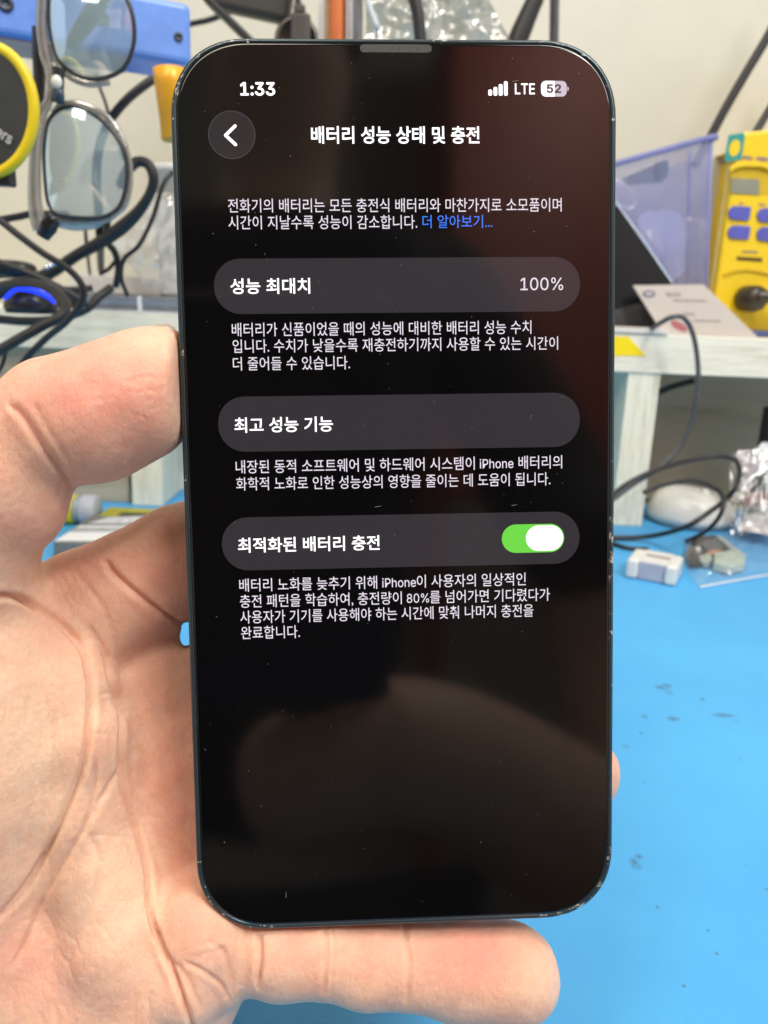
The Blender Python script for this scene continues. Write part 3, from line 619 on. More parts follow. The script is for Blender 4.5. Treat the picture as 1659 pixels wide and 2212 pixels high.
# thumb nail, seen edge-on along the top of the thumb
nmb = MB(); pts = [(262, 741), (300, 722), (335, 710), (362, 708), (377, 716)]
def nailf(u, v):
    i = u*(len(pts)-1); k = min(int(i), len(pts)-2); t = i-k; a = pts[k]; b = pts[k+1]
    return at_d(a[0]*(1-t)+b[0]*t, a[1]*(1-t)+b[1]*t+2-8*math.sin(v*1.5), 126.0+v*11)
nmb.sheet(nailf, 12, 8)
build('thumb_nail', nmb, mat('nail', (0.78, 0.60, 0.46), 0.3, var=0.06), HAND, solid=0.5)

#@@LEFT
# ------------------------------------------------------------------ things on and above the shelf, left of the phone
BLK = mat('black_rubber', (0.018, 0.018, 0.02), 0.42, var=0.2, scale=200, bump=0.1)
BLKP = mat('black_plastic', (0.012, 0.012, 0.014), 0.3, var=0.2)
WHT = mat('white_plastic', (0.72, 0.72, 0.69), 0.35, var=0.05)
def cable(name, pts, r, label, Y=None, m=None, flat=1.0, **kw):
    """pts: (vx, vy, Y) measured points, each on its own vertical plane at distance Y"""
    P = [at_y(a, b, c) for a, b, c in pts]
    return tag(build(name, MB().tube(P, r, flat=flat, smoothpts=7), m or BLK), label, 'cable', **kw)
# --- blue metal arm of the microscope stand
P1 = at_y(0, 74, 385); zb = P1[2]; P2 = at_z(415, 141, zb)
dx = (P2-P1)/np.linalg.norm(P2-P1); BF = Frame(P1, dx, (-dx[1], dx[0], 0)); Lb = np.linalg.norm(P2-P1)
BLUE = mat('blue_painted_metal', (0.15, 0.31, 0.80), 0.35, metal=0.0, var=0.1, scale=90, bump=0.12)
ARM = thing('microscope_arm', 'thick blue painted metal arm with small screws, crossing the upper left above the glasses', 'microscope stand', P1)
zt = at_y(409, 7, P2[1])[2]-zb
build('arm_body', MB().box(-160, Lb, 0, 34, 0, zt, BF), BLUE, ARM, bevel=3.0)
build('underside_plate', MB().box(-155, Lb*0.66, 3, 29, -1.2, 0.4, BF), mat('grey_cast_metal', (0.30, 0.31, 0.36), 0.5, metal=0.3), ARM)
fr = Frame(BF(Lb*0.0-14, 15, -1.3), dx, (-dx[1], dx[0], 0)); build('cable_hole', MB().lathe([(0.1, 0.5), (14, 0.5), (14, -0.4), (0.1, -0.4)], fr), mat('dark_blue_hole', (0.01, 0.02, 0.12), 0.5, var=0), ARM)
def screw(vx, vy, r=2.1):
    q = at_y(vx, vy, P2[1]-8); t = ((q-CAM)); n = np.cross(dx, (0, 0, 1)); s = ((P1-CAM) @ n)/(t @ n); q = CAM+t*s; f = Frame(q, dx, (0, 0, 1))
    f = Frame(q, dx, np.cross(dx, (0, 0, 1))); f.R = np.stack([dx, np.array([0, 0, 1.0]), np.cross(dx, (0, 0, 1))], 1)
    build('screw', MB().lathe([(r, -1), (r, 0.8), (r*0.8, 1.1), (r*0.5, 1.1), (r*0.45, 0.2)], f, 16), mat('screw_metal', (0.08, 0.09, 0.12), 0.35, metal=0.8, var=0), ARM)
screw(385, 80); screw(12, 8, 3.4); screw(222, 40, 3)
# a dark flat lever lying against the arm
a, b = at_y(222, -30, 365), at_y(140, 88, 352)
# --- brass sleeve hanging below the arm
g0, g1 = at_y(366, 150, 398), at_y(382, 304, 400); fz = Frame(g1, (1, 0, 0), (0, 1, 0)); gd = (g0-g1); L = np.linalg.norm(gd); f = Frame(g1, np.cross(gd, (0, 1, 0)), (0, 1, 0)); f.R = np.stack([np.cross((0, 1.0, 0), gd/L), np.array([0, 1.0, 0]), gd/L], 1)
tag(build('brass_sleeve', MB().lathe([(0.5, 0.3), (6.6, 0), (7.2, 0.6), (6.9, L*0.35), (7.1, L*0.36), (7.5, L*0.8), (7.6, L), (0.5, L)], f), mat('golden_metal', (0.90, 0.42, 0.025), 0.35, metal=0.1, var=0.15)), 'golden metal sleeve hanging under the blue arm, beside the phone\'s upper left edge', 'sleeve')

# --- eyeglasses hanging on end in front of the wall
GY_ = 322
GL_ = thing('eyeglasses', 'clear grey framed eyeglasses with a blue reflection coloured into the lenses, hanging on end at the left', 'eyeglasses', at_y(105, 260, GY_))
up = [(106, 0), (107, 60), (118, 110), (135, 138), (165, 160), (200, 169), (235, 165), (265, 148), (283, 115), (290, 75), (285, 30), (270, -8), (240, -40), (200, -55), (150, -50), (115, -30)]
lo = [(159, 230), (132, 235), (114, 247), (103, 267), (97, 304), (95, 344), (98, 397), (103, 434), (116, 458), (138, 467), (185, 471), (227, 467), (254, 450), (267, 423), (274, 384), (271, 339), (257, 304), (225, 265), (190, 240)]
RIMM = mat('rim_dark', (0.03, 0.034, 0.04), 0.25, var=0.1); FRM = clear('smoky_clear_plastic', (0.62, 0.61, 0.58), 0.16, rough=0.12, haze=0.42, hcol=(0.52, 0.50, 0.47), scale=90)
LENS = clear('coated_lens', (0.93, 0.97, 1.0), 0.34, gcol=(0.70, 0.92, 1.0), rough=0.06, haze=0.46, hcol=(0.66, 0.87, 1), scale=24)  # pale blue haze colours a bright reflection into the lenses
def lens(o, nm):
    P = spline([(x, y, 0) for x, y in o], 4, True)[:, :2]; c = P.mean(0)
    W3 = [at_y(x, y, GY_) for x, y in P]; cw = at_y(c[0], c[1], GY_)
    mb = MB(); n_ = len(P); V = [cw+np.array([0, -2.6, 0])]; F = []
    for k in range(1, 7):
        for w in W3: t = k/6; V.append(cw+(w-cw)*t+np.array([0, -2.6*(1-t*t), 0]))
    for i in range(n_): F.append((0, 1+i, 1+(i+1) % n_))
    for k in range(5):
        for i in range(n_): j = (i+1) % n_; F.append((1+k*n_+i, 1+(k+1)*n_+i, 1+(k+1)*n_+j, 1+k*n_+j))
    build('lens', mb.add(V, F, True), LENS, GL_)
    build('rim', MB().tube([w+np.array([0, 0.3, 0]) for w in W3], 0.85, 8, 0, closed=True), RIMM, GL_)
lens(up, 0); lens(lo, 1)
def band(pts, r, m, nm, dy=0.0, flat=1.0): build(nm, MB().tube([at_y(a, b, GY_+dy) for a, b in pts], r, 12, 6, flat), m, GL_)
band([(92, -60), (92, 0), (90, 60), (97, 115), (106, 150), (110, 190), (103, 222), (88, 250), (80, 300), (76, 350), (75, 420), (80, 470), (84, 498)], [2.2, 2.2, 2.1, 2.2, 1.8, 1.6, 1.7, 2.4, 2.3, 2.3, 2.5, 3.0, 2.2], FRM, 'front_bar', 1.0)
band([(113, 90), (124, 130), (148, 162), (190, 180), (235, 176)], 1.5, FRM, 'rim_edge', 1.6)
band([(115, 245), (133, 227), (165, 223), (205, 236), (240, 262), (266, 304), (279, 350), (281, 400), (270, 442), (250, 462), (225, 476), (160, 480), (118, 474)], 1.2, FRM, 'rim_edge', 1.8)
band([(127, 146), (127, 168), (127, 195), (125, 222)], [2.4, 2.0, 1.9, 2.6], RIMM, 'bridge', 0)
build('nose_pad', MB().ell(at_y(122, 177, GY_-4), 2.1, 1.2, 2.4), mat('nose_pad_silicone', (0.75, 0.77, 0.74), 0.2, var=0), GL_)
build('nose_pad', MB().ell(at_y(128, 207, GY_-3), 2.0, 1.4, 3.0), mat('dark_pad', (0.03, 0.06, 0.1), 0.25, var=0), GL_)
band([(83, 60), (84, 120), (85, 190), (81, 262)], [2.4, 2.4, 2.2, 0.9], RIMM, 'temple', 6)
band([(150, 100), (185, 50), (212, 8), (230, -30)], [2.0, 3.3, 3.3, 3.3], mat('temple_dark', (0.055, 0.06, 0.055), 0.4), 'temple', 12, 1.0)
band([(118, 470), (104, 490), (92, 512)], [2.6, 3.6, 2.6], BLKP, 'hinge', 2)
band([(120, 480), (160, 484), (205, 481), (218, 470)], [1.8, 2.6, 2.4, 1.5], FRM, 'nose_arm', 4)
# --- yellow rimmed black oval at the left edge
OY = 300; oc = at_y(-32, 240, OY); of = Frame(oc, (0.96, 0.0, -0.28), (0.28, 0, 0.96)); of.R = np.stack([of.R[:, 0], of.R[:, 1], np.cross(of.R[:, 0], of.R[:, 1])], 1)
sc = OY/FPX
OV = thing('tape_reel', 'black oval disc with a thick yellow rim, cut by the left edge of the photo', 'tape reel', oc)
ring = [of(math.cos(a)*95*sc, math.sin(a)*118*sc, 0) for a in np.linspace(0, 2*math.pi, 49)[:-1]]
build('yellow_rim', MB().tube(ring, 2.0, 12, 0, closed=True), mat('yellow_plastic', (0.78, 0.58, 0.012), 0.35, var=0.08), OV)
build('dark_face', MB().prism([(math.cos(a)*90*sc, math.sin(a)*113*sc) for a in np.linspace(0, 2*math.pi, 49)[:-1]], -2, 1.2 if of.R[1, 2] < 0 else -1.2, of), mat('dark_grey_face', (0.035, 0.037, 0.034), 0.5, var=0.15), OV)
tf = Frame(at_y(-12, 292, OY-2.4), (0.86, 0, -0.5), (0.5, 0, 0.86)); tf.R = np.stack([tf.R[:, 0], tf.R[:, 1], np.array([0, -1.0, 0])], 1)
text_mesh('print', 'ers', 0, 0, 0, 0, mat('grey_print', (0.5, 0.5, 0.5), 0.6, var=0), OV, width=6.0, height=3.0, fr=tf, offset=0.15)
build('bracket', MB().box(-14, 4.5, -3, 3, -8, 0, Frame(at_y(0, 352, OY+3))), BLKP, OV, bevel=1)
# --- cables at the left
YC = YS-40
cable('thick_cable', [(352, 158, 470), (318, 180, 462), (280, 210, 455), (248, 245, 450), (226, 282, 448), (212, 330, 446), (208, 390, 446), (212, 440, 450), (216, 520, 470), (218, 583, YS+30)], 2.4, 'thick black cable dropping from under the brass sleeve, seen through the lower lens')
cable('thick_cable', [(262, 398, 452), (278, 365, 440), (300, 349, 440), (322, 358, 440), (332, 388, 440), (322, 422, 442), (298, 458, 445), (262, 492, 450), (216, 524, 455), (165, 552, 460), (118, 584, 465), (70, 606, 470), (10, 628, 470), (-60, 650, 470)], [3.0, 3.0, 2.7, 2.7, 2.7, 2.6, 3.1, 3.8, 3.5, 3.2, 3.4, 4, 4, 4], 'thick grey black cable with an open loop, right of the lower lens')
cable('thin_cable', [(208, 160, 500), (216, 190, 500), (228, 222, 500), (236, 252, 500), (252, 300, 500), (268, 345, 500)], 1.0, 'thin dark cable running down between the two lenses')
cable('thin_cable', [(-40, 480, 440), (0, 475, 440), (40, 468, 440), (75, 462, 440), (150, 464, 445)], 1.9, 'short dark cable running left out of the photo below the yellow rim')
cable('loop_cable', [(-30, 455, 350), (0, 476, 350), (40, 508, 350), (93, 547, 350), (142, 577, 350), (172, 607, 350), (181, 635, 350), (170, 664, 350), (140, 698, 352), (104, 727, 354), (66, 764, 356), (40, 800, 358), (10, 850, 360)], 1.55, 'long thin black cable crossing the left shelf and looping down over its front edge')
cable('flat_cable', [(-50, 545, 400), (0, 566, 400), (53, 585, 400), (106, 609, 400), (164, 640, 402), (190, 660, 405)], 2.6, 'wide flat black cable slanting across the left end of the shelf', flat=0.6)
cable('ring_cable', [(-60, 640, 420), (-15, 622, 410), (30, 612, 400), (79, 613, 390), (122, 630, 380), (142, 655, 370), (132, 682, 362), (84, 708, 356), (28, 740, 352), (-10, 762, 350), (-60, 790, 350)], 2.3, 'thick grey cable bent in a ring round the blue lit device')
cable('thin_cable', [(28, 740, 356), (14, 756, 356), (4, 790, 356), (-20, 830, 356)], 0.9, 'short thin cable branching down off the thick ring cable')
cable('thin_cable', [(184, 492, 480), (188, 540, 480), (194, 592, YS+30)], 1.1, 'leftmost of three thin dark cables standing behind the shelf clutter')
cable('loop_cable', [(232, 470, 470), (232, 520, 470), (248, 545, 470), (256, 580, 472), (250, 618, 478)], 2.0, 'dark cable bending down to the black tray beside the plastic bag')
cable('thin_cable', [(252, 560, 476), (236, 580, 476), (216, 592, 478)], 1.2, 'small dark cable hooked between two cables on the shelf')
cable('thick_cable', [(-60, 700, 430), (-10, 690, 430), (50, 694, 430), (120, 690, 432), (185, 668, 436), (215, 640, 440), (240, 622, 446)], 2.4, 'black cable lying flat along the shelf behind the ring shaped cable')
cable('thin_cable', [(-40, 600, 445), (10, 594, 445), (60, 598, 445), (110, 618, 447), (150, 626, 450), (200, 622, 455)], 1.8, 'dark cable bulging over the blue lit device toward the black tray')
cable('thin_cable', [(276, 640, 470), (262, 600, 468), (268, 560, 466), (300, 530, 466), (330, 470, 468), (352, 400, 470), (372, 372, 475)], 1.3, 'thin dark cable rising in front of the crumpled bag to the phone\'s edge')
# --- blue lit device
DV = thing('charging_dock', 'low black device with a glowing blue edge, on the left end of the shelf', 'device', at_y(60, 668, 470))
dc = at_y(68, 664, 440); S1 = 440/FPX
build('housing', MB().lathe([(1, 0), (50*S1, 0), (54*S1, 3), (50*S1, 8), (36*S1, 11.5), (1, 12.5)], Frame((dc[0], 440, ztop+0.2))), BLKP, DV)
lp_ = [at_y(a, b, 424) for a, b in ((10, 645), (22, 634), (34, 626), (60, 625), (84, 631), (104, 641), (118, 655))]
build('light_strip', MB().tube(lp_, [0.8, 1.1, 0.8, 1.3, 1.5, 1.3, 0.6], 8), mat('blue_led', (0, 0.01, 0.3), 0.4, var=0, emit=(0.005, 0.03, 1), es=2.2), DV)
CL = thing('cable_clip', 'black oval clip beside added bright glints, left end of the shelf above the blue light', 'clip', at_y(90, 595, 465))
build('clip_body', MB().ell(at_y(20, 580, 430), 14, 9, 4.5, p=2.6), BLKP, CL)
for a, b in ((90, 578), (99, 574), (107, 570)): build('added_glint', MB().ell(at_y(a+10, b-1, 428), 1.3, 1.3, 1.3), mat('chrome', (0.9, 0.9, 0.88), 0.08, metal=1, var=0), CL)  # chrome balls added in place of bright highlights
# black tray, paper and clear case on the shelf
YT = YS+6
zs = ztop
tag(build('black_tray', MB().box(at_y(92, 640, YS+45)[0], at_y(330, 640, YS+45)[0], YS+45, YS+95, zs+0.2, zs+13), BLKP, bevel=2), 'flat black tray standing behind the clear case on the shelf', 'tray')
tag(build('white_sheet', MB().box(at_y(150, 590, YS+100)[0], at_y(345, 590, YS+100)[0], YS+99, YS+135, zs+0.2, zs+28), mat('pale_paper', (0.62, 0.61, 0.6), 0.7), bevel=1), 'pale flat box behind the black tray on the shelf', 'box')
CC = thing('clear_case', 'long clear plastic case with rounded lid, lying on the shelf at the phone\'s left edge', 'case', at_y(290, 680, YS+8))
x0, x1 = at_y(185, 680, YS+6)[0], at_y(470, 680, YS+6)[0]
CLR = clear('clear_case_plastic', (0.80, 0.83, 0.88), 0.14, rough=0.12, haze=0.34, hcol=(0.62, 0.66, 0.74), scale=40)
build('case_base', MB().box(x0, x1, YS+5, YS+40, zs+0.4, zs+5), CLR, CC, bevel=1.2)
build('case_lid', MB().box(x0-1, x1, YS+4, YS+41, zs+5.3, zs+12), CLR, CC, bevel=2.5)
build('case_divider', MB().box(at_y(300, 680, YS+5)[0], at_y(307, 680, YS+5)[0], YS+3.2, YS+6, zs+0.6, zs+12), mat('pale_rib', (0.75, 0.77, 0.78), 0.4, var=0), CC)
build('case_rim', MB().box(x0, x1, YS+2.5, YS+5.5, zs+0.2, zs+1.6), mat('case_rim_grey', (0.45, 0.50, 0.56), 0.4), CC)
# crumpled bag with a white tub in it
BAG = clear('crumpled_bag', (0.86, 0.86, 0.85), 0.2, rough=0.12, haze=0.5, hcol=(0.92, 0.91, 0.88), scale=50, bump=0.3)
from mathutils import noise as mnoise
def crumple(x, y, s=1.0, a=1.0):
    p = Vector((x*0.055*s, y*0.04*s, 3.1)); q = Vector((x*0.16*s+y*0.05*s, y*0.10*s, 8.7))
    return a*(2.4*mnoise.noise(p)+1.3*(0.5-abs(mnoise.noise(q))*2)+0.5*(0.5-abs(mnoise.noise(q*2.3))*2))
outl = [(400, 418), (345, 416), (316, 424), (298, 448), (287, 488), (237, 520), (252, 548), (290, 590), (330, 634), (400, 638)]
def bagf(u, v):
    # v runs down the bag, u across from its left outline to behind the phone
    P = np.array(outl); k = v*(len(P)-3)+1; i = min(int(k), len(P)-2); t = k-i; l = P[i]*(1-t)+P[i+1]*t
    x = l[0]*(1-u)+420*u; y = l[1]*(1-u)+(420+v*215)*u
    return at_y(x, y, YS+30+crumple(x, y, 0.25, 1.6)-14*math.sin(u*1.57))
tag(build('plastic_bag', MB().sheet(bagf, 26, 34), BAG), 'crumpled clear plastic bag with a pointed corner, on the shelf left of the phone', 'plastic bag')
TB = thing('white_tub', 'white plastic tub inside the crumpled bag left of the phone', 'tub', at_y(390, 640, YS+60))
tc = at_y(402, 560, YS+66); build('tub_body', MB().lathe([(1, 0), (20, 0), (26, 104), (27, 104)], Frame((tc[0], tc[1], zs+1))), WHT, TB); build('tub_rim', MB().lathe([(26.6, 0), (28.5, 1), (28.5, 5), (24, 6)], Frame((tc[0], tc[1], zs+103))), WHT, TB)
# --- below the shelf, left
def flatbox_pts(pts, z): return [at_z(a, b, z) for a, b in pts]
PK = thing('parts_box', 'flat grey box with white printed labels on its lid, on the mat below the shelf', 'box', at_z(200, 1180))
hb = 11.0
top = flatbox_pts([(108, 1173), (168, 1130), (300, 1112), (420, 1112), (420, 1180)], hb)
xs = [p[0] for p in top]
y0 = at_z(150, 1172, hb)[1]; y1 = at_z(210, 1113, hb)[1]; xl = at_z(112, 1172, hb)[0]
build('box_body', MB().box(xl, xl+115, y0, y1, 0.3, hb), mat('grey_cardboard', (0.16, 0.165, 0.16), 0.6), PK, bevel=0.8)
def labelp(pts, m, nm, z): build(nm, MB().prism([(at_z(a, b, hb)[0], at_z(a, b, hb)[1]) for a, b in pts], hb+z, hb+z+0.25), m, PK)
labelp([(118, 1169), (172, 1136), (290, 1136), (270, 1169)], mat('label_white', (0.78, 0.80, 0.82), 0.5, var=0.03), 'lid_label', 0.05)
labelp([(150, 1150), (166, 1141), (285, 1141), (280, 1150)], mat('label_grey', (0.40, 0.42, 0.44), 0.6, var=0.3, scale=400), 'lid_print', 0.4)
labelp([(190, 1131), (236, 1118), (330, 1115), (300, 1131)], mat('label_pale', (0.62, 0.62, 0.66), 0.5, var=0.3, scale=250), 'lid_label', 0.05)
BX = thing('yellow_box', 'yellow green flat box lying behind the grey parts box under the shelf', 'box', at_z(300, 1105))
a = at_z(245, 1112); build('box_body', MB().box(a[0], a[0]+95, y1+2, y1+34, 0.3, 8), mat('olive_yellow', (0.42, 0.40, 0.03), 0.5), BX, bevel=0.8)
build('lid_picture', MB().box(a[0]+14, a[0]+40, y1+6, y1+20, 8.05, 8.4), mat('dark_picture', (0.06, 0.06, 0.03), 0.5, var=0.5), BX)
BT = thing('glue_bottle', 'small grey bottle with a yellow cap lying on the mat below the shelf', 'bottle', at_z(165, 1132))
c0 = at_z(100, 1132); yb = at_z(160, 1130)[1]; sB = yb/FPX*1.03
def bx(vx_): return at_y(vx_, 1105, yb)[0]
zc = at_y(160, 1104, yb)[2]; bf = Frame((bx(110), yb, max(zc, 10.6))); bf.R = np.array([[0, 0, 1.0], [1.0, 0, 0], [0, 1.0, 0]])
d = bx(210)-bx(110)
build('bottle_cap', MB().lathe([(1, -8), (9.8, -8), (10.3, -6), (10.3, bx(164)-bx(110)), (1, bx(164)-bx(110))], bf), mat('yellow_cap', (0.80, 0.66, 0.0), 0.4, var=0.05), BT)
build('bottle_neck', MB().lathe([(1, bx(164)-bx(110)), (9.2, bx(164)-bx(110)), (9.2, bx(178)-bx(110)), (1, bx(178)-bx(110))], bf), mat('grey_plastic', (0.36, 0.40, 0.42), 0.4), BT)
build('bottle_body', MB().lathe([(1, bx(179)-bx(110)), (10.2, bx(179)-bx(110)), (10.5, bx(182)-bx(110)), (10.5, d-1.2), (9.9, d), (1, d)], bf), mat('pale_grey_plastic', (0.46, 0.48, 0.54), 0.4), BT)
tag(build('white_block', MB().box(at_y(366, 1040, YS+60)[0], at_y(430, 1040, YS+60)[0], YS+60, YS+90, at_y(380, 1056, YS+60)[2], at_y(380, 1020, YS+60)[2]).box(at_y(378, 1040, YS+60)[0], at_y(420, 1040, YS+60)[0], YS+66, YS+86, 0.3, at_y(380, 1056, YS+60)[2]), WHT, bevel=1.5), 'white plastic block behind the left shelf upright', 'block')

#@@RIGHT
# ------------------------------------------------------------------ right of the phone
YB = YS+62
# --- yellow rework station
YE = mat('station_yellow', (0.86, 0.60, 0.015), 0.42, var=0.06, scale=300, bump=0.15); YD = mat('station_dark_yellow', (0.62, 0.42, 0.01), 0.5, var=0.06)
sY = YB/FPX*1.01
ST = thing('rework_station', 'yellow soldering station with a small display and blue buttons, on the right of the shelf', 'soldering station', at_y(1640, 690, YB))
o = at_y(1534, 690, YB); SF = yaw((o[0], o[1], zs+0.3), 7)
def sxy(a, b):   # measured point on the station's front plane -> its own x,z
    t = ray(a, b); nrm = SF.R[:, 1]; s = ((SF.o-CAM) @ nrm)/(t @ nrm); q = SF.R.T @ (CAM+t*s-SF.o); return q[0], q[2]
tl = sxy(1552, 291); ht = sxy(1600, 284)[1]; wd = 92.0
def front(pts, y0, y1, m, nm, parent=ST, bevel=0, absol=False):
    P = pts if absol else [sxy(a, b) for a, b in pts]
    f2 = Frame((0, 0, 0)); f2.o = SF.o; f2.R = np.stack([SF.R[:, 0], SF.R[:, 2], -SF.R[:, 1]], 1)
    return build(nm, MB().prism(P, -y1, -y0, f2), m, parent, bevel=bevel)
body = [(1.5, 0), (wd, 0), (wd, ht*0.93), (wd*0.9, ht*0.985), (wd*0.7, ht+4), (wd*0.42, ht+5), (12, ht+1.5), (2, ht-1)]
front([(x-1.6, z) for x, z in body], 5, 11, mat('station_cream_side', (0.86, 0.66, 0.18), 0.4), 'housing', bevel=2, absol=True)
front([(x+(44 if x < 20 else 0), z-(3 if z > 10 else 0)) for x, z in body], 13, 110, YE, 'rear_housing', bevel=3, absol=True)
front([(x+(-0.5 if x < 20 else 0), z+(0.6 if z < 1 else -1.4)) for x, z in body], 0, 6.5, YE, 'front_panel', bevel=2, absol=True)
front([(1564, 349), (1574, 292), (1605, 287), (1609, 291), (1601, 346)], -0.5, 0.2, mat('teal_print', (0.02, 0.30, 0.27), 0.5, var=0.05), 'logo')
front([(1586+11.5*math.cos(a)+3*math.sin(a), 320-18*math.sin(a)) for a in np.linspace(0, 2*math.pi, 29)[:-1]][::-1], -0.8, -0.45, YE, 'logo')
f2 = Frame((0, 0, 0)); f2.o = SF.o; f2.R = np.stack([SF.R[:, 0], SF.R[:, 2], -SF.R[:, 1]], 1)
NAVY = mat('navy_print', (0.16, 0.14, 0.28), 0.5, var=0)
x, z = sxy(1604, 346); x2 = sxy(1659, 348)[0]; text_mesh('print', 'PX-981', 0, x, z, 0.45, NAVY, ST, width=(x2-x)*1.04, height=3.2, fr=f2, offset=0.35)
x, z = sxy(1596, 441); text_mesh('print', 'ON', 0, x, z, 0.45, NAVY, ST, width=2.9, height=1.6, fr=f2, offset=0.2)
x, z = sxy(1637, 444); text_mesh('print', 'TEMP', 0, x, z, 0.45, NAVY, ST, width=6.0, height=1.6, fr=f2, offset=0.2)
x, z = sxy(1603, 546); text_mesh('print', 'COUNTER', 0, x, z, 0.45, NAVY, ST, width=12.5, height=1.8, fr=f2, offset=0.3)
# display recess: hood arch, recess floor and LCD
front([(1577, 420), (1577, 364), (1590, 360), (1620, 358), (1645, 362), (1675, 372), (1675, 420)], -0.3, 0.5, YD, 'display_recess')
front([(1572, 364), (1582, 355), (1605, 350), (1635, 351), (1675, 362), (1675, 374), (1640, 362), (1605, 361), (1584, 366), (1574, 374)], -3.2, 0.3, YE, 'display_hood', bevel=0.6)
front([(1578, 385), (1639, 388), (1639, 421), (1578, 417)], -0.8, 0.1, mat('lcd_grey', (0.27, 0.27, 0.21), 0.25, var=0.05), 'display')
BB = mat('button_blue', (0.10, 0.11, 0.46), 0.4, var=0.08)
def button(a0, b0, a1, b1, lr=True):
    x0, z0 = sxy(a0, b1); x1, z1 = sxy(a1, b0); r = (z1-z0)/2; P = []
    for cx, cz, s in ((x1-1.5, z0+1.5, -90), (x1-1.5, z1-1.5, 0), (x0+r, z1-r, 90), (x0+r, z0+r, 180)):
        rad = r if cx == x0+r else 1.5
        for i in range(9): a = math.radians(s+90*i/8); P.append((cx+rad*math.cos(a), cz+rad*math.sin(a)))
    front(P, -1.8, 0.2, BB, 'button', bevel=0.5, absol=True)
button(1570, 447, 1621, 474); button(1632, 452, 1690, 479); button(1569, 489, 1620, 515); button(1631, 493, 1690, 520)
front([(1591, 554), (1646, 557), (1646, 566), (1591, 562)], -0.3, 0.2, mat('slot_dark', (0.10, 0.06, 0.005), 0.6, var=0), 'card_slot')
arc = [(1562, 592), (1585, 583), (1612, 580), (1640, 584), (1662, 590)]
front(arc+[(a, b+6) for a, b in arc[::-1]], -1.2, 0.2, YD, 'moulded_ridge')
kc = sxy(1606, 645); kf = yaw(SF(kc[0], 0, kc[1]), 24); kf.R = np.stack([kf.R[:, 0], kf.R[:, 2], -kf.R[:, 1]], 1)
DKN = mat('dark_connector', (0.045, 0.035, 0.022), 0.3, var=0.3, scale=200)
build('plug_collar', MB().lathe([(2, 0), (9.6, 0), (10.2, 3), (10.2, 12), (9, 16), (5.8, 18), (2, 18)], kf), DKN, ST)
q0 = SF(kc[0]+2, -15, kc[1]+1); build('plug_lead', MB().tube([q0, q0+np.array([10, -2, 1]), q0+np.array([22, -4, 3]), q0+np.array([40, -3, 3])], [5.5, 5, 6.5, 6.5]), DKN, ST)
build('foot_bar', MB().box(8, wd, -7, 4, 0, 5, SF), mat('navy_plastic', (0.08, 0.12, 0.3), 0.4), ST, bevel=1)
# --- lavender clear storage bin
LAV = clear('lavender_plastic', (0.90, 0.91, 0.98), 0.05, rough=0.25, haze=0.22, hcol=(0.56, 0.60, 0.92), scale=30)
LAVE = mat('lavender_edge', (0.27, 0.30, 0.66), 0.35, trans=0.2, alpha=0.8)
SB = thing('storage_bin', 'lavender clear plastic storage bin between the phone and the yellow station', 'storage bin', at_y(1430, 640, YB))
yl = YB-8
a = at_y(1534, 300, yl); b_ = at_y(1280, 372, yl+25); zt_ = a[2]
def quad(nm, P, th, m, parent, bev=0.0):
    P = [np.array(p) for p in P]; nn = np.cross(P[1]-P[0], P[3]-P[0]); nn /= np.linalg.norm(nn); V = [p for p in P]+[p+nn*th for p in P]
    return build(nm, MB().add(V, [(0, 3, 2, 1), (4, 5, 6, 7), (0, 1, 5, 4), (1, 2, 6, 5), (2, 3, 7, 6), (3, 0, 4, 7)]), m, parent, bevel=bev)
c1 = at_y(1533, 640, yl); L0_ = at_y(1290, 640, yl+25); dep = np.array([16, 88.0, 0])
tl_ = at_y(1290, 366, yl+25)
quad('front_wall', [(L0_[0], L0_[1], zs+0.5), (c1[0], c1[1], zs+0.5), a, tl_], 1.6, LAV, SB)
quad('end_wall', [(c1[0], c1[1]+1.7, zs+0.5), (c1[0]+dep[0], c1[1]+dep[1], zs+0.5), (a[0]+dep[0], a[1]+dep[1], a[2]), (a[0], a[1]+1.7, a[2])], 1.4, LAV, SB)
quad('back_wall', [(L0_[0]+dep[0], L0_[1]+dep[1], zs+0.5), (c1[0]+dep[0], c1[1]+dep[1], zs+0.5), a+dep, tl_+dep], 1.6, LAV, SB)
build('rim', MB().tube([tl_+np.array([-8, 0, -2]), a+np.array([-3, -1, 0]), a+np.array([1.5, 1.5, -0.5])], 2.3, 10, 4), LAVE, SB)
build('corner_edge', MB().tube([a+np.array([0.5, -0.5, 0]), np.array([c1[0], c1[1]-0.5, zs+1])], 1.4, 8, 0), LAVE, SB)
build('inner_rib', MB().tube([at_y(1490, 320, yl+2), at_y(1488, 420, yl+3), at_y(1484, 620, yl+4)], 0.7, 8), LAVE, SB)
def inbin(nm, pts, m, lab, cat, dy=18, th=1.5):
    P = [at_y(p, q, yl+dy) for p, q in pts]
    return tag(build(nm, MB().add(P+[p+np.array([0, th, 0]) for p in P], [tuple(range(len(P)))[::-1], tuple(range(len(P), 2*len(P)))]+[(i, (i+1) % len(P), len(P)+(i+1) % len(P), len(P)+i) for i in range(len(P))]), m), lab, cat)
inbin('small_card', [(1345, 385), (1440, 345), (1446, 375), (1430, 395), (1352, 400)], mat('grey_green_card', (0.33, 0.38, 0.36), 0.6, var=0.25), 'grey green printed card showing through the top of the lavender bin', 'card')
inbin('small_card', [(1416, 352), (1443, 344), (1444, 370), (1420, 386)], mat('dark_green_card', (0.20, 0.26, 0.25), 0.6), 'small dark square card at the upper right of the grey green card in the bin', 'card', 16)
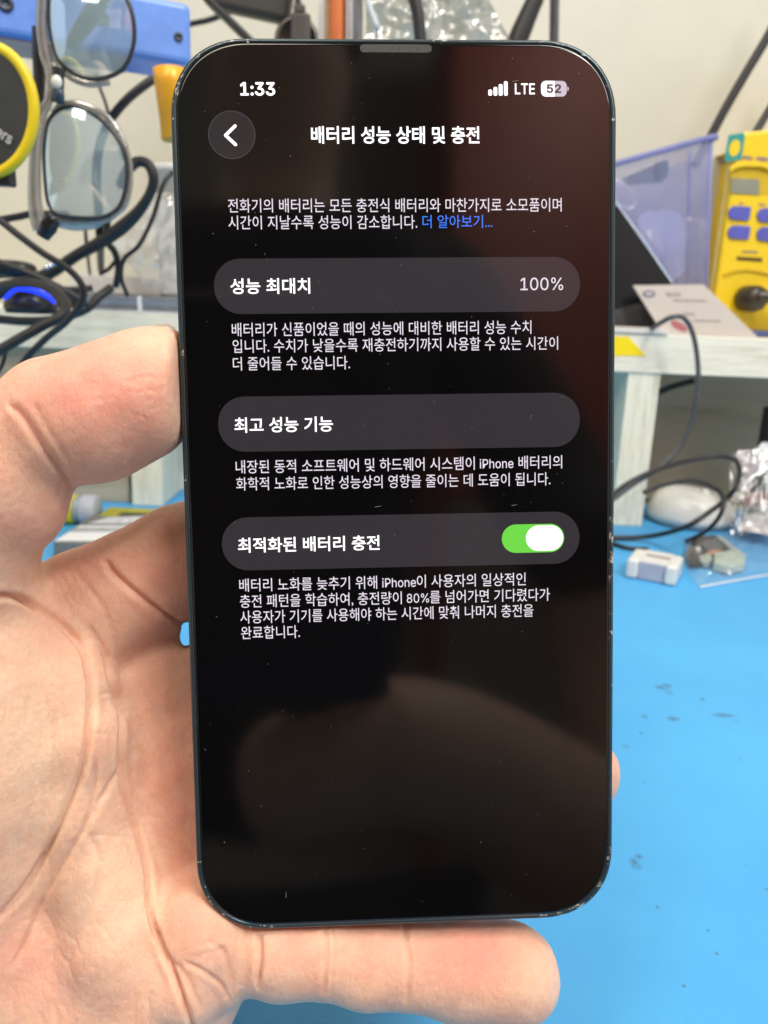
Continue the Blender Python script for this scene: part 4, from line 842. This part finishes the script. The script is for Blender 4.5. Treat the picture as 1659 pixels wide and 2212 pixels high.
inbin('pale_pouch', [(1378, 470), (1400, 456), (1440, 452), (1470, 462), (1484, 500), (1478, 585), (1450, 610), (1420, 590), (1385, 530)], mat('pouch_white', (0.80, 0.82, 0.90), 0.5, var=0.1, scale=80), 'pale crumpled pouch lying inside the lavender bin', 'pouch', 22)
inbin('white_disc', [(1395, 500), (1410, 495), (1425, 503), (1436, 522), (1438, 540), (1428, 545), (1412, 530)], mat('cap_white', (0.85, 0.86, 0.86), 0.4, var=0.02), 'bright white round cap behind the dark tablet\'s edge', 'cap', 12)
def film(u, v):
    x = 1462+u*70; y = 470+v*150; return at_y(x, y, yl-3-crumple(x, y, 0.3, 0.8))
FILM = clear('film', (0.97, 0.97, 1.0), 0.05, rough=0.2, haze=0.12, hcol=(0.85, 0.86, 0.98), scale=60, bump=0.2)
tag(build('clear_film', MB().sheet(film, 14, 22), FILM), 'wrinkled clear film against the right end of the lavender bin', 'film')
tag(build('clear_ring', MB().tube([at_y(1346+26*math.cos(t)+9*math.sin(t), 420+28*math.sin(t)+8*math.cos(t), yl-4) for t in np.linspace(0, 6.283, 25)[:-1]], 1.1, 8, 0, closed=True), FILM), 'clear plastic ring showing beside the phone\'s right edge, in front of the bin', 'ring')
# --- dark tablet leaning
TA = thing('tablet', 'black tablet with a metal edge leaning back beside the right edge of the phone', 'tablet', at_y(1400, 630, YB-24))
yt = YB-26
pA, pB, pC, pD = at_y(1462, 632, yt), at_y(1300, 632, yt+4), at_y(1290, 385, yt+26), at_y(1332, 442, yt+22)
quad('dark_face', [at_y(1262, 690, yt), at_y(1455, 622, yt), at_y(1331, 449, yt+20), at_y(1180, 452, yt+28)], 3, mat('tablet_black', (0.006, 0.007, 0.01), 0.35, var=0, ior=1.25), TA)
build('metal_edge', MB().tube([at_y(1462, 630, yt), at_y(1396, 532, yt+12), at_y(1322, 428, yt+22)], 2.0, 8, 5, flat=0.8), mat('blue_grey_metal', (0.30, 0.37, 0.46), 0.3, metal=0.6), TA)
# --- leaning box (printed card)
BC = thing('instruction_leaflet', 'creased white printed leaflet leaning on the shelf in front of the yellow station', 'leaflet', at_y(1540, 740, YS+14))
C0 = [at_y(1440, 736, YS+8), at_y(1650, 744, YS+8), at_y(1518, 616, YS+26), at_y(1362, 618, YS+26)]
ci = [(1440, 736), (1650, 744), (1518, 616), (1366, 618)]
CARDM = mat('leaflet_paper', (0.46, 0.42, 0.39), 0.6, var=0.05)
cfr = Frame(C0[0]); xx = C0[1]-C0[0]; yy = C0[3]-C0[0]; cfr = Frame(C0[0], xx, yy); Wc = np.linalg.norm(xx)
def cpt(a, b):
    t = ray(a, b); nrm = cfr.R[:, 2]; s = ((cfr.o-CAM) @ nrm)/(t @ nrm); q = cfr.R.T @ (CAM+t*s-cfr.o); return q[0], q[1]
build('sheet', MB().prism([cpt(a, b) for a, b in ci], 0, 1.4, cfr), CARDM, BC, bevel=0.2)
sgn = 1.0 if (cfr.R[:, 2] @ (CAM-cfr.o)) > 0 else -1.0
def cprint(nm, pts, m, h=0.35): 
    P = [cpt(a, b) for a, b in pts]; build(nm, MB().prism(P, 0.1*sgn if sgn > 0 else -h, h if sgn > 0 else -0.1), m, BC) if False else build(nm, MB().prism(P, (1.42 if sgn > 0 else -h), (1.42+h if sgn > 0 else -0.02), cfr), m, BC)
def oval(cx, cy, rx, ry, rot=0): return [(cx+rx*math.cos(t)*math.cos(rot)-ry*math.sin(t)*math.sin(rot), cy+rx*math.cos(t)*math.sin(rot)+ry*math.sin(t)*math.cos(rot)) for t in np.linspace(0, 6.283, 25)[:-1]]
cprint('navy_oval', oval(1400, 637, 14, 7.5, 0.05), mat('oval_navy', (0.06, 0.06, 0.12), 0.5, var=0))
cprint('navy_oval', oval(1400, 637, 9, 3.6, 0.05), mat('oval_pale', (0.35, 0.33, 0.36), 0.5, var=0), 0.5)
GP = mat('grey_ink', (0.30, 0.27, 0.25), 0.6, var=0.4, scale=700)
for a0, a1, b0 in ((1437, 1448, 634), (1451, 1458, 634), (1461, 1467, 634)): cprint('print_block', [(a0, b0), (a1, b0), (a1+3, b0+8), (a0+3, b0+8)], GP)
cprint('print_line', [(1452, 649), (1520, 650), (1524, 654), (1454, 653)], GP); cprint('print_line', [(1474, 677), (1498, 678), (1501, 683), (1476, 682)], GP); cprint('print_line', [(1496, 692), (1552, 694), (1556, 697), (1498, 696)], GP)
cprint('red_oval', oval(1465, 706, 20, 8, 0.5), mat('red_ink', (0.30, 0.05, 0.06), 0.5, var=0.1))
# dark cloth-like part hidden behind the phone's edge
tag(build('dark_pouch', MB().ell(at_y(1352, 690, YS+44), 30, 10, 17, p=2.8), mat('dark_fabric', (0.05, 0.05, 0.055), 0.7, var=0.4), subsurf=0), 'dark fabric pouch between the phone and the leaning leaflet', 'pouch')
# --- thin white tray and yellow note on the shelf edge
tag(build('white_tray', MB().box(at_y(1290, 720, YS+2)[0], at_y(1440, 722, YS+2)[0], YS-1.5, YS+26, zs+0.4, zs+3.6).box(at_y(1290, 720, YS+2)[0], at_y(1436, 722, YS+2)[0], YS+0.5, YS+25, zs+3.8, zs+4.4), mat('tray_white', (0.74, 0.70, 0.66), 0.35, var=0.03), bevel=0.5), 'thin white tray on the front edge of the shelf, right of the phone', 'tray')
yn = [at_y(a, b, YS-0.1) for a, b in ((1280, 727), (1357, 727), (1395, 769), (1280, 768))]
tag(build('yellow_sticker', MB().add([p for p in yn]+[p-np.array([0, 0.35, 0]) for p in yn], [(0, 1, 2, 3), (7, 6, 5, 4)]+[(i, (i+1) % 4, 4+(i+1) % 4, 4+i) for i in range(4)]), mat('bright_yellow_paper', (0.95, 0.72, 0.004), 0.5, var=0.03)), 'bright yellow sticker with a slanted end, on the shelf\'s front edge', 'sticker')
# --- cables at the right
yc = YS-22
cable('charging_cable', [(1405, 712, YS+2), (1428, 697, YS-14), (1449, 686, yc), (1470, 684, yc), (1486, 697, yc), (1497, 723, yc), (1504, 755, yc), (1508, 794, yc), (1508, 830, yc), (1504, 868, yc), (1494, 912, yc+2), (1476, 952, yc+2), (1453, 984, yc), (1425, 1010, yc-2), (1393, 1031, yc-6), (1357, 1054, yc-10), (1320, 1082, yc-16), (1270, 1110, yc-20)], 1.75, 'dark grey cable arching over the shelf edge and down past the right upright', m=mat('grey_rubber', (0.075, 0.075, 0.085), 0.25, var=0.15))
zg = 2.2
lp2 = [(1300, 1100, yc-30), (1330, 1064, yc-26), (1371, 1036, yc-22), (1425, 1013, yc-14), (1480, 997, yc-4), (1534, 987, yc), (1570, 986, yc-2), (1592, 998, yc-8), (1598, 1022, yc-16), (1589, 1052, yc-30)]
P = [at_y(*p) for p in lp2]+[at_z(1567, 1080, 36), at_z(1534, 1105, 33), at_z(1494, 1132, 25), at_z(1453, 1148, 14), at_z(1398, 1159, 5), at_z(1333, 1162, zg), at_z(1280, 1160, zg)]
tag(build('loop_cable', MB().tube(P, 1.8), BLK), 'black cable in a wide loop over the white mouse and down onto the mat', 'cable')
P = [at_y(1390, 1064, yc-28), at_y(1425, 1050, yc-24), at_y(1480, 1038, yc-20), at_y(1521, 1042, yc-20), at_y(1550, 1058, yc-24), at_y(1563, 1082, yc-42), at_z(1556, 1112, 30), at_z(1537, 1137, 20), at_z(1512, 1155, 9), at_z(1480, 1170, zg)]
tag(build('loop_cable', MB().tube(P, 1.6), BLK), 'black cable in a smaller loop lying over the top of the white mouse', 'cable')
tag(build('thin_cable', MB().tube([at_z(1290, 1160, 2), at_z(1330, 1176, 2), at_z(1360, 1184, 2), at_z(1400, 1186, 2)], 1.5), BLK), 'short black cable end running behind the white adapter', 'cable')
cable('thin_cable', [(1372, 858, YS+70), (1420, 848, YS+70), (1450, 836, YS+66), (1500, 822, YS+60)], 2.6, 'dark cable just under the shelf board right of the upright')
# --- mouse
MO = thing('computer_mouse', 'white oval computer mouse on the mat beside the right upright', 'mouse', at_z(1489, 1135))
mc = at_z(1489, 1128); mf = yaw((mc[0], mc[1], 0.8), -8)
prof = MB(); nu, nv = 36, 12; V = []; F = []
for j in range(nv+1):
    t = j/nv
    for i in range(nu):
        a = 2*math.pi*i/nu; R_ = math.cos(t*math.pi/2)**0.55; X = 33.5*R_*math.cos(a); Yq = 30*R_*math.sin(a)
        V.append((X, Yq, 3+24*math.sin(t*math.pi/2)**0.9*(1-0.10*X/33)))
for j in range(nv):
    for i in range(nu): k = (i+1) % nu; F.append((j*nu+i, j*nu+k, (j+1)*nu+k, (j+1)*nu+i))
F.append(tuple(range(nu))[::-1]); prof.add(V, F, True, mf)
build('shell', prof, mat('mouse_white', (0.72, 0.71, 0.66), 0.28, var=0.02, bump=0.02), MO)
build('base', MB().prism([(31*math.cos(a), 27.5*math.sin(a)) for a in np.linspace(0, 6.283, 37)[:-1]], 0, 3.2, mf), mat('mouse_base', (0.42, 0.44, 0.44), 0.4), MO, bevel=0.8)
build('wheel', MB().lathe([(1, -2.2), (5, -2.2), (5.4, 0), (5, 2.2), (1, 2.2)], Frame(mf(6, -8, 24), (0, 1, 0.2), (0, 0, 1))), WHT, MO)
# --- white adapter block
AD = thing('cable_adapter', 'small white plastic adapter with a recessed grey front, on the mat right of the phone', 'adapter', at_z(1415, 1250))
f0 = at_z(1350, 1247); f1 = at_z(1459, 1268); axd = (f1-f0); Wd_ = np.linalg.norm(axd); AF = Frame(f0, axd, (-axd[1], axd[0], 0))
hA = 13.0; dA = 25.0
build('left_cheek', MB().box(0, Wd_*0.24, -1.5, dA, 0.2, hA), WHT, AD, bevel=2.2); build('right_cheek', MB().box(Wd_*0.76, Wd_, -1.5, dA, 0.2, hA, AF).box(0, 0.01, 0, 0.01, 0, 0.01, AF), WHT, AD, bevel=2.2) if False else build('right_cheek', MB().box(Wd_*0.76, Wd_, -1.5, dA, 0.2, hA, AF), WHT, AD, bevel=2.2)
bpy.data.objects.remove([c for c in AD.children if c.name.startswith('left_cheek')][0])
build('left_cheek', MB().box(0, Wd_*0.24, -1.5, dA, 0.2, hA, AF), WHT, AD, bevel=2.2)
build('middle_block', MB().box(Wd_*0.2, Wd_*0.8, 2.0, dA+2, 0.4, hA-0.4, AF), mat('adapter_body', (0.68, 0.68, 0.66), 0.4, var=0.04), AD, bevel=0.8)
build('grey_front', MB().box(Wd_*0.25, Wd_*0.75, 0.8, 2.2, 0.6, hA-1.5, AF), mat('adapter_front', (0.42, 0.43, 0.52), 0.35), AD, bevel=0.3)
build('top_slot', MB().box(Wd_*0.3, Wd_*0.78, 12.5, 16.0, hA-0.6, hA-0.1, AF), mat('slot_brown', (0.28, 0.22, 0.2), 0.5, var=0), AD)
# --- clear bags with parts at the right edge
def pk(nm, pts, m, lab, cat, z0=1.0, th=1.2, grp=None, bev=0.2):
    P = [(at_z(a, b, z0)[0], at_z(a, b, z0)[1]) for a, b in pts]; return tag(build(nm, MB().prism(P[::-1], z0, z0+th), m, bevel=bev), lab, cat, grp)
pk('circuit_part', [(1479, 1200), (1500, 1165), (1540, 1160), (1592, 1190), (1545, 1200), (1520, 1222), (1490, 1225)], mat('dark_circuit', (0.05, 0.04, 0.03), 0.4, var=0.6, scale=220), 'dark camera or circuit part inside the clear bag beside the white adapter', 'circuit part', 2.0, 2.0)
pk('copper_tab', [(1524, 1195), (1545, 1187), (1560, 1190), (1553, 1199), (1526, 1201)], mat('copper_orange', (0.50, 0.18, 0.08), 0.4), 'small orange copper tab on the dark part in the clear bag', 'tab', 4.3, 0.6)
pk('white_bead', [(1502, 1184), (1512, 1184), (1514, 1192), (1506, 1194)], WHT, 'tiny white bead on the dark part in the clear bag', 'bead', 4.3, 1.2)
pg_ = mat('pale_green_plastic', (0.50, 0.58, 0.50), 0.35, var=0.15, scale=160)
pk('plastic_connector', [(1540, 1212), (1578, 1202), (1608, 1212), (1606, 1234), (1572, 1242), (1540, 1232)], pg_, 'larger pale green square connector in front of the dark part in the clear bag', 'connector', 1.0, 5.5, bev=0.8)
pk('plastic_connector', [(1508, 1212), (1534, 1206), (1537, 1220), (1528, 1228), (1512, 1224)], pg_, 'smaller pale green connector left of the larger one in the clear bag', 'connector', 1.0, 4.0, bev=0.7)
pk('metal_strip', [(1548, 1163), (1556, 1160), (1602, 1196), (1594, 1200)], mat('pale_metal_strip', (0.62, 0.66, 0.66), 0.3, metal=0.4), 'pale metal strip along the top edge of the dark part in the clear bag', 'strip', 5.0, 1.2)
pk('black_chip', [(1528, 1178), (1552, 1172), (1578, 1186), (1550, 1190)], BLKP, 'small black chip beside the copper tab in the clear bag', 'chip', 4.5, 1.0)
LB = thing('bag_label', 'white printed label on the clear bag at the right edge, beside the mouse', 'label', at_z(1620, 1120))
lp3 = [(1593, 1143), (1612, 1110), (1670, 1115), (1675, 1160)]
pq = [at_z(a, b, 9) for a, b in lp3]; quad('label_sheet', [pq[0], pq[3], pq[2], pq[1]], 0.3, mat('label_paper', (0.58, 0.54, 0.53), 0.6, var=0.05), LB)
nq = np.cross(pq[3]-pq[0], pq[1]-pq[0]); nq /= np.linalg.norm(nq); lf = Frame(at_z(1632, 1130, 9)+nq*0.6, at_z(1672, 1136, 9)-at_z(1632, 1130, 9), at_z(1636, 1100, 9)-at_z(1632, 1130, 9))
text_mesh('print', 'P58', 0, 0, 0, 0.1, mat('label_ink', (0.10, 0.09, 0.09), 0.6, var=0), LB, width=13, height=5.5, fr=lf, offset=0.3)
BG2 = clear('parts_bag', (0.95, 0.96, 0.97), 0.06, rough=0.11, haze=0.09, hcol=(0.80, 0.81, 0.82), scale=60, bump=0.25)
def bag2(u, v):
    l = np.array([(1480, 1166), (1482, 1190), (1475, 1215), (1490, 1243), (1512, 1268)]); r = np.array([(1760, 1105), (1760, 1140), (1760, 1170), (1755, 1200), (1750, 1226)])
    k = v*4; i = min(int(k), 3); t = k-i; a = (l[i]*(1-t)+l[i+1]*t)*(1-u)+(r[i]*(1-t)+r[i+1]*t)*u
    h = 1.2+9.0*math.sin(math.pi*min(v*1.05, 1))**0.8*(0.4+0.6*math.sin(min(u*2.2, 1)*1.57))+crumple(a[0], a[1], 0.7, 0.55)*min(1, 4*v*(1-v)+0.05)
    return at_z(a[0], a[1], max(h, 0.5))
PB = thing('parts_bag', 'flat clear plastic bag of small parts lying on the mat, with a white sealed edge', 'plastic bag', at_z(1600, 1240))
build('bag_film', MB().sheet(bag2, 60, 36), BG2, PB)
build('sealed_edge', MB().tube([at_z(1512, 1268, 0.8), at_z(1600, 1252, 0.8), at_z(1750, 1226, 0.8)], 0.9, 8, 4, flat=0.5), mat('seal_white', (0.8, 0.86, 0.9), 0.3, var=0.05), PB)
def bag3(u, v):
    x = 1578+u*150; y = 955+v*200-u*12+(1-u)*25*(1-v); return at_y(x+crumple(y, x, 0.3, 3)*(1-u), y, YS-12-38*v+crumple(x, y, 0.3, 1.3))
tag(build('upright_bag', MB().sheet(bag3, 40, 46), BG2), 'crinkled clear bag standing against the shelf opening at the right edge', 'plastic bag')
bagy = YS-4
def bagp(nm, pts, m, lab, cat, dy=0):
    P = [at_y(p, q, bagy-(q-960)*0.13+dy) for p, q in pts]; tag(build(nm, MB().add(P+[p+np.array([0, 1.5, 0]) for p in P], [tuple(range(len(P)))[::-1], tuple(range(len(P), 2*len(P)))]+[(i, (i+1) % len(P), len(P)+(i+1) % len(P), len(P)+i) for i in range(len(P))]), m), lab, cat)
bagp('foil_card', [(1594, 972), (1630, 974), (1640, 1010), (1620, 1060), (1590, 1050), (1597, 1010)], mat('foil_card', (0.36, 0.32, 0.32), 0.4, var=0.2), 'pinkish grey card corner in the standing clear bag', 'card')
bagp('silver_pouch', [(1622, 985), (1648, 955), (1720, 965), (1720, 1025), (1630, 1020)], mat('silver_foil', (0.50, 0.53, 0.54), 0.25, metal=0.4, var=0.3, scale=120, bump=0.5), 'silver pouch at the top of the standing clear bag', 'pouch')
bagp('red_strip', [(1605, 1072), (1660, 1060), (1720, 1064), (1720, 1086), (1605, 1092)], mat('brown_red', (0.20, 0.09, 0.07), 0.4, var=0.3), 'brownish red strip inside the standing clear bag', 'strip')
tag(build('dark_box', MB().box(at_y(1646, 1000, YS+20)[0], at_y(1760, 1000, YS+20)[0], YS+20, YS+34, 0.5, at_y(1650, 880, YS+20)[2]), BLKP, bevel=2), 'black box under the shelf at the right edge of the photo', 'box')

#@@TOP
# ------------------------------------------------------------------ cables and tools at the top
cable('thick_cable', [(425, -50, 560), (446, -5, 560), (490, 40, 560), (535, 84, 560), (580, 130, 560)], 9.0, 'wide flat black strap slanting down behind the top left of the phone', flat=0.3)
cable('thin_cable', [(380, 58, 640), (420, 50, 640), (455, 42, 640), (492, 27, 640), (530, 8, 640), (560, -12, 640)], 2.0, 'thin black cable crossing behind the flat black strap at the top')
MN = thing('power_adapter', 'black flat device hanging into the top edge of the photo, left of the connector', 'power adapter', at_y(555, 20, 600))
f = yaw(at_y(560, -60, 600), 0); f.R = f.R @ np.array(Matrix.Rotation(math.radians(9), 3, 'Y'))
build('adapter_case', MB().box(-34, 24, 0, 14, -26, 40, f), mat('charcoal_plastic', (0.035, 0.033, 0.03), 0.45), MN, bevel=4)
PL = thing('usb_plug', 'dark USB plug and cable hanging above the top edge of the phone', 'usb plug', at_y(650, 75, 590))
build('plug_shell', MB().box(-6.4, 6.6, -4, 4, -22, 0, yaw(at_y(650, 31, 590), 0)).box(-4, 4, -3.5, 3.5, 0, 6, yaw(at_y(647, 33, 590), 0)), mat('plug_grey', (0.085, 0.075, 0.07), 0.45), PL, bevel=1.6)
build('cable_boot', MB().tube([at_y(648, 36, 590), at_y(646, 20, 590), at_y(643, 0, 590)], [3.6, 2.8, 2.2], 12, 3), BLK, PL); build('lead', MB().tube([at_y(644, 4, 590), at_y(641, -30, 590), at_y(636, -80, 590)], 1.7), BLK, PL)
hub = at_y(643, 92, 600); hf = Frame(hub); hf.R = np.array([[1.0, 0, 0], [0, 0, -1.0], [0, 1.0, 0]])
tag(build('round_hub', MB().lathe([(1, -6), (15.5, -6), (15.5, 5), (13.5, 7), (12.2, 6), (11.5, 4), (1, 4)], hf), mat('dull_grey_metal', (0.16, 0.14, 0.12), 0.3, metal=0.7, var=0.1)), 'round grey metal hub just showing above the phone under the USB plug', 'hub')
tag(build('white_post', MB().box(-1.6, 1.6, 0, 4, -70, 120, yaw(at_y(693, 40, 560), 0)), mat('post_white', (0.8, 0.8, 0.8), 0.3, var=0)), 'narrow white post left of the orange rod at the top', 'post')
def rod(nm, vx_, Y, r, m, lab, cat):
    p0, p1 = at_y(vx_-1, 170, Y), at_y(vx_, -60, Y); tag(build(nm, MB().tube([p0, (p0+p1)/2, p1], r, 18, 2), m), lab, cat)
rod('orange_rod', 729, 545, 5.6, mat('orange_copper', (0.62, 0.17, 0.05), 0.35, metal=0.15, var=0.08), 'bright orange rod standing upright behind the top edge of the phone', 'rod')
rod('wooden_rod', 712, 548, 3.4, mat('tan_rod', (0.50, 0.34, 0.20), 0.4), 'thin tan rod tight against the left side of the orange rod', 'rod')
rod('steel_rod', 756, 540, 2.6, mat('steel', (0.66, 0.70, 0.72), 0.18, metal=0.9, var=0.03), 'pale steel rod right next to the orange rod', 'rod')
rod('steel_rod', 772, 542, 3.6, mat('dark_steel', (0.30, 0.34, 0.37), 0.2, metal=0.9, var=0.03), 'dark grey steel rod, rightmost of the upright rods at the top', 'rod')
tag(build('glass_stick', MB().tube([at_y(787, -20, 535), at_y(800, 20, 535), at_y(817, 66, 535)], 1.8, 10, 3), mat('pale_stick', (0.62, 0.68, 0.70), 0.2, var=0)), 'pale slanted stick leaning across the grey bag at the top', 'stick')
def topbag(u, v):
    xr = 1030+v*95; x = 790+u*(xr-790); y = -50+v*180
    return at_y(x, y, 560+crumple(x, y, 0.35, 5))
tag(build('hanging_bag', MB().sheet(topbag, 40, 26), clear('grey_bag', (0.62, 0.66, 0.66), 0.14, rough=0.2, haze=0.5, hcol=(0.42, 0.46, 0.46), scale=16, bump=0.1)), 'grey see-through plastic bag hanging behind the top edge of the phone', 'plastic bag')
cable('thick_cable', [(880, -60, 530), (893, -10, 530), (903, 35, 530), (908, 85, 530), (910, 140, 530)], 3.8, 'black cable running down in front of the grey hanging bag')
cable('thick_cable', [(1195, -80, 580), (1165, -20, 580), (1140, 35, 580), (1118, 88, 580), (1095, 150, 580)], [5.4, 5.4, 6.2, 7, 7], 'thick black cable slanting down at the top, right of the grey bag')
cable('thin_cable', [(1200, -60, 600), (1198, 0, 600), (1197, 60, 600), (1196, 130, 600)], 3.3, 'dark grey cable hanging straight down above the phone\'s upper right', m=mat('grey_cable', (0.09, 0.085, 0.09), 0.35))
YR = YS+120
cable('thick_cable', [(1740, -65, YR), (1690, 20, YR), (1655, 85, YR), (1610, 160, YR), (1565, 238, YR), (1535, 295, YR), (1500, 360, YR)], 3.7, 'black cable slanting from the right edge down behind the lavender bin')
cable('thick_cable', [(1730, 130, YR+10), (1690, 190, YR+10), (1657, 245, YR+10), (1630, 290, YR+8), (1600, 335, YR+6)], 3.3, 'lower black cable at the right edge, going behind the yellow station')

#@@ROOM
# ------------------------------------------------------------------ the room behind the camera, seen only as reflections in the phone
tag(build('room_wall', MB().box(-2500, 2500, -2300, -2240, -800, 2200), mat('room_wall_grey', (0.42, 0.42, 0.37), 0.8)), kind='structure')
tag(build('ceiling', MB().box(-2500, 2500, -2240, 900, 2200, 2260), mat('ceiling_white', (0.45, 0.44, 0.42), 0.8)), kind='structure')
tag(build('room_floor', MB().box(-2500, 2500, -2240, 900, -860, -800), mat('floor_grey', (0.12, 0.11, 0.10), 0.6)), kind='structure')
CB = thing('red_cabinet', 'tall red brown cabinet against the wall behind the photographer', 'cabinet', (700, -2000, -800))
REDM = mat('red_brown_paint', (0.42, 0.10, 0.06), 0.5)
build('carcass', MB().box(330, 1500, -2220, -1800, -800, 2000), REDM, CB, bevel=4)
for xx_ in (340, 920): build('door', MB().box(xx_, xx_+560, -1798, -1780, 420, 1990), REDM, CB, bevel=3)
for xx_ in (340, 920): build('door', MB().box(xx_, xx_+560, -1798, -1780, -780, 400), mat('olive_paint', (0.2, 0.2, 0.16), 0.5), CB, bevel=3)
CP = thing('camera_phone', 'dark phone that takes the picture, held in front of the photographer', 'smartphone', (0, -8, CAM_H))
cf = Frame((0, 0, 0)); cf.o = CAM-_f*6; cf.R = np.stack([_r, _u, -_f], 1)
build('camera_phone_body', MB().box(-58, 14, -93, 54, 3, 11, cf), mat('dark_phone_back', (0.02, 0.02, 0.025), 0.35, var=0), CP, bevel=3.5)
# the photographer: one continuous body, dark clothes
def skin_body(name, J, E, m, parent=None, sub=2):
    me = bpy.data.meshes.new(name); me.from_pydata([tuple(np.array(j[0])*MM) for j in J], E, []); o = link(name, me, parent)
    if parent: 
        Mi = root_matrix(parent).inverted()
        for v in me.vertices: v.co = Mi @ v.co
    md = o.modifiers.new('k', 'SKIN'); 
    for i, j in enumerate(J): me.skin_vertices[0].data[i].radius = (j[1]*MM, (j[2] if len(j) > 2 else j[1])*MM)
    me.skin_vertices[0].data[0].use_root = True; md.use_smooth_shade = True; s = o.modifiers.new('s', 'SUBSURF'); s.levels = sub; s.render_levels = sub; me.materials.append(m); return o
PE = thing('person', 'photographer in dark clothes seen only as a dim reflection in the phone screen', 'person', (-40, -420, -800))
_pj = None
SKN = mat('plain_skin', (0.72, 0.46, 0.33), 0.5)
HX = -60
skin_body('body', [((HX, -470, -100), 130, 95), ((HX, -470, 120), 125, 95), ((HX, -465, 330), 140, 95), ((HX, -460, 430), 95, 80), ((HX, -450, 500), 50, 52), ((HX, -430, 590), 72, 88), ((HX, -430, 680), 74, 90), ((HX+170, -455, 400), 60), ((HX+260, -380, 180), 46), (tuple(c2w([230, 330, -230])), 44), (tuple(c2w([125, 190, -60])), 40, 42), (tuple(c2w([24, 104, -16])), 31, 30), (tuple(c2w([-42, 128, -14])), 27, 24), ((HX-170, -455, 400), 60), ((HX-280, -360, 190), 46), ((-180, -120, 60), 34)],
          [(0, 1), (1, 2), (2, 3), (3, 4), (4, 5), (5, 6), (2, 7), (7, 8), (8, 9), (9, 10), (10, 11), (11, 12), (2, 13), (13, 14), (14, 15)], SKN, PE)
BKC = mat('black_shirt_cloth', (0.014, 0.014, 0.016), 0.8)
skin_body('trousers', [((HX, -470, -140), 150, 110), ((HX+60, -330, -200), 100), ((HX+110, -150, -230), 85), ((HX+110, -150, -700), 60), ((HX-90, -330, -200), 100), ((HX-140, -150, -230), 85), ((HX-140, -150, -700), 60)], [(0, 1), (1, 2), (2, 3), (0, 4), (4, 5), (5, 6)], BKC, PE)
skin_body('shirt', [((HX, -470, -120), 142, 106), ((HX, -470, 120), 136, 106), ((HX, -465, 330), 152, 106), ((HX, -458, 440), 105, 88), ((HX+170, -455, 400), 72), ((HX+262, -380, 180), 58), ((HX+245, -290, 140), 50), ((HX-170, -455, 400), 72), ((HX-282, -360, 190), 58), ((-230, -230, 120), 48)],
          [(0, 1), (1, 2), (2, 3), (2, 4), (4, 5), (5, 6), (2, 7), (7, 8), (8, 9)], BKC, PE)
hr = MB().ell((HX, -415, 670), 84, 100, 72); build('hair', hr, mat('black_hair', (0.01, 0.01, 0.01), 0.6), PE)
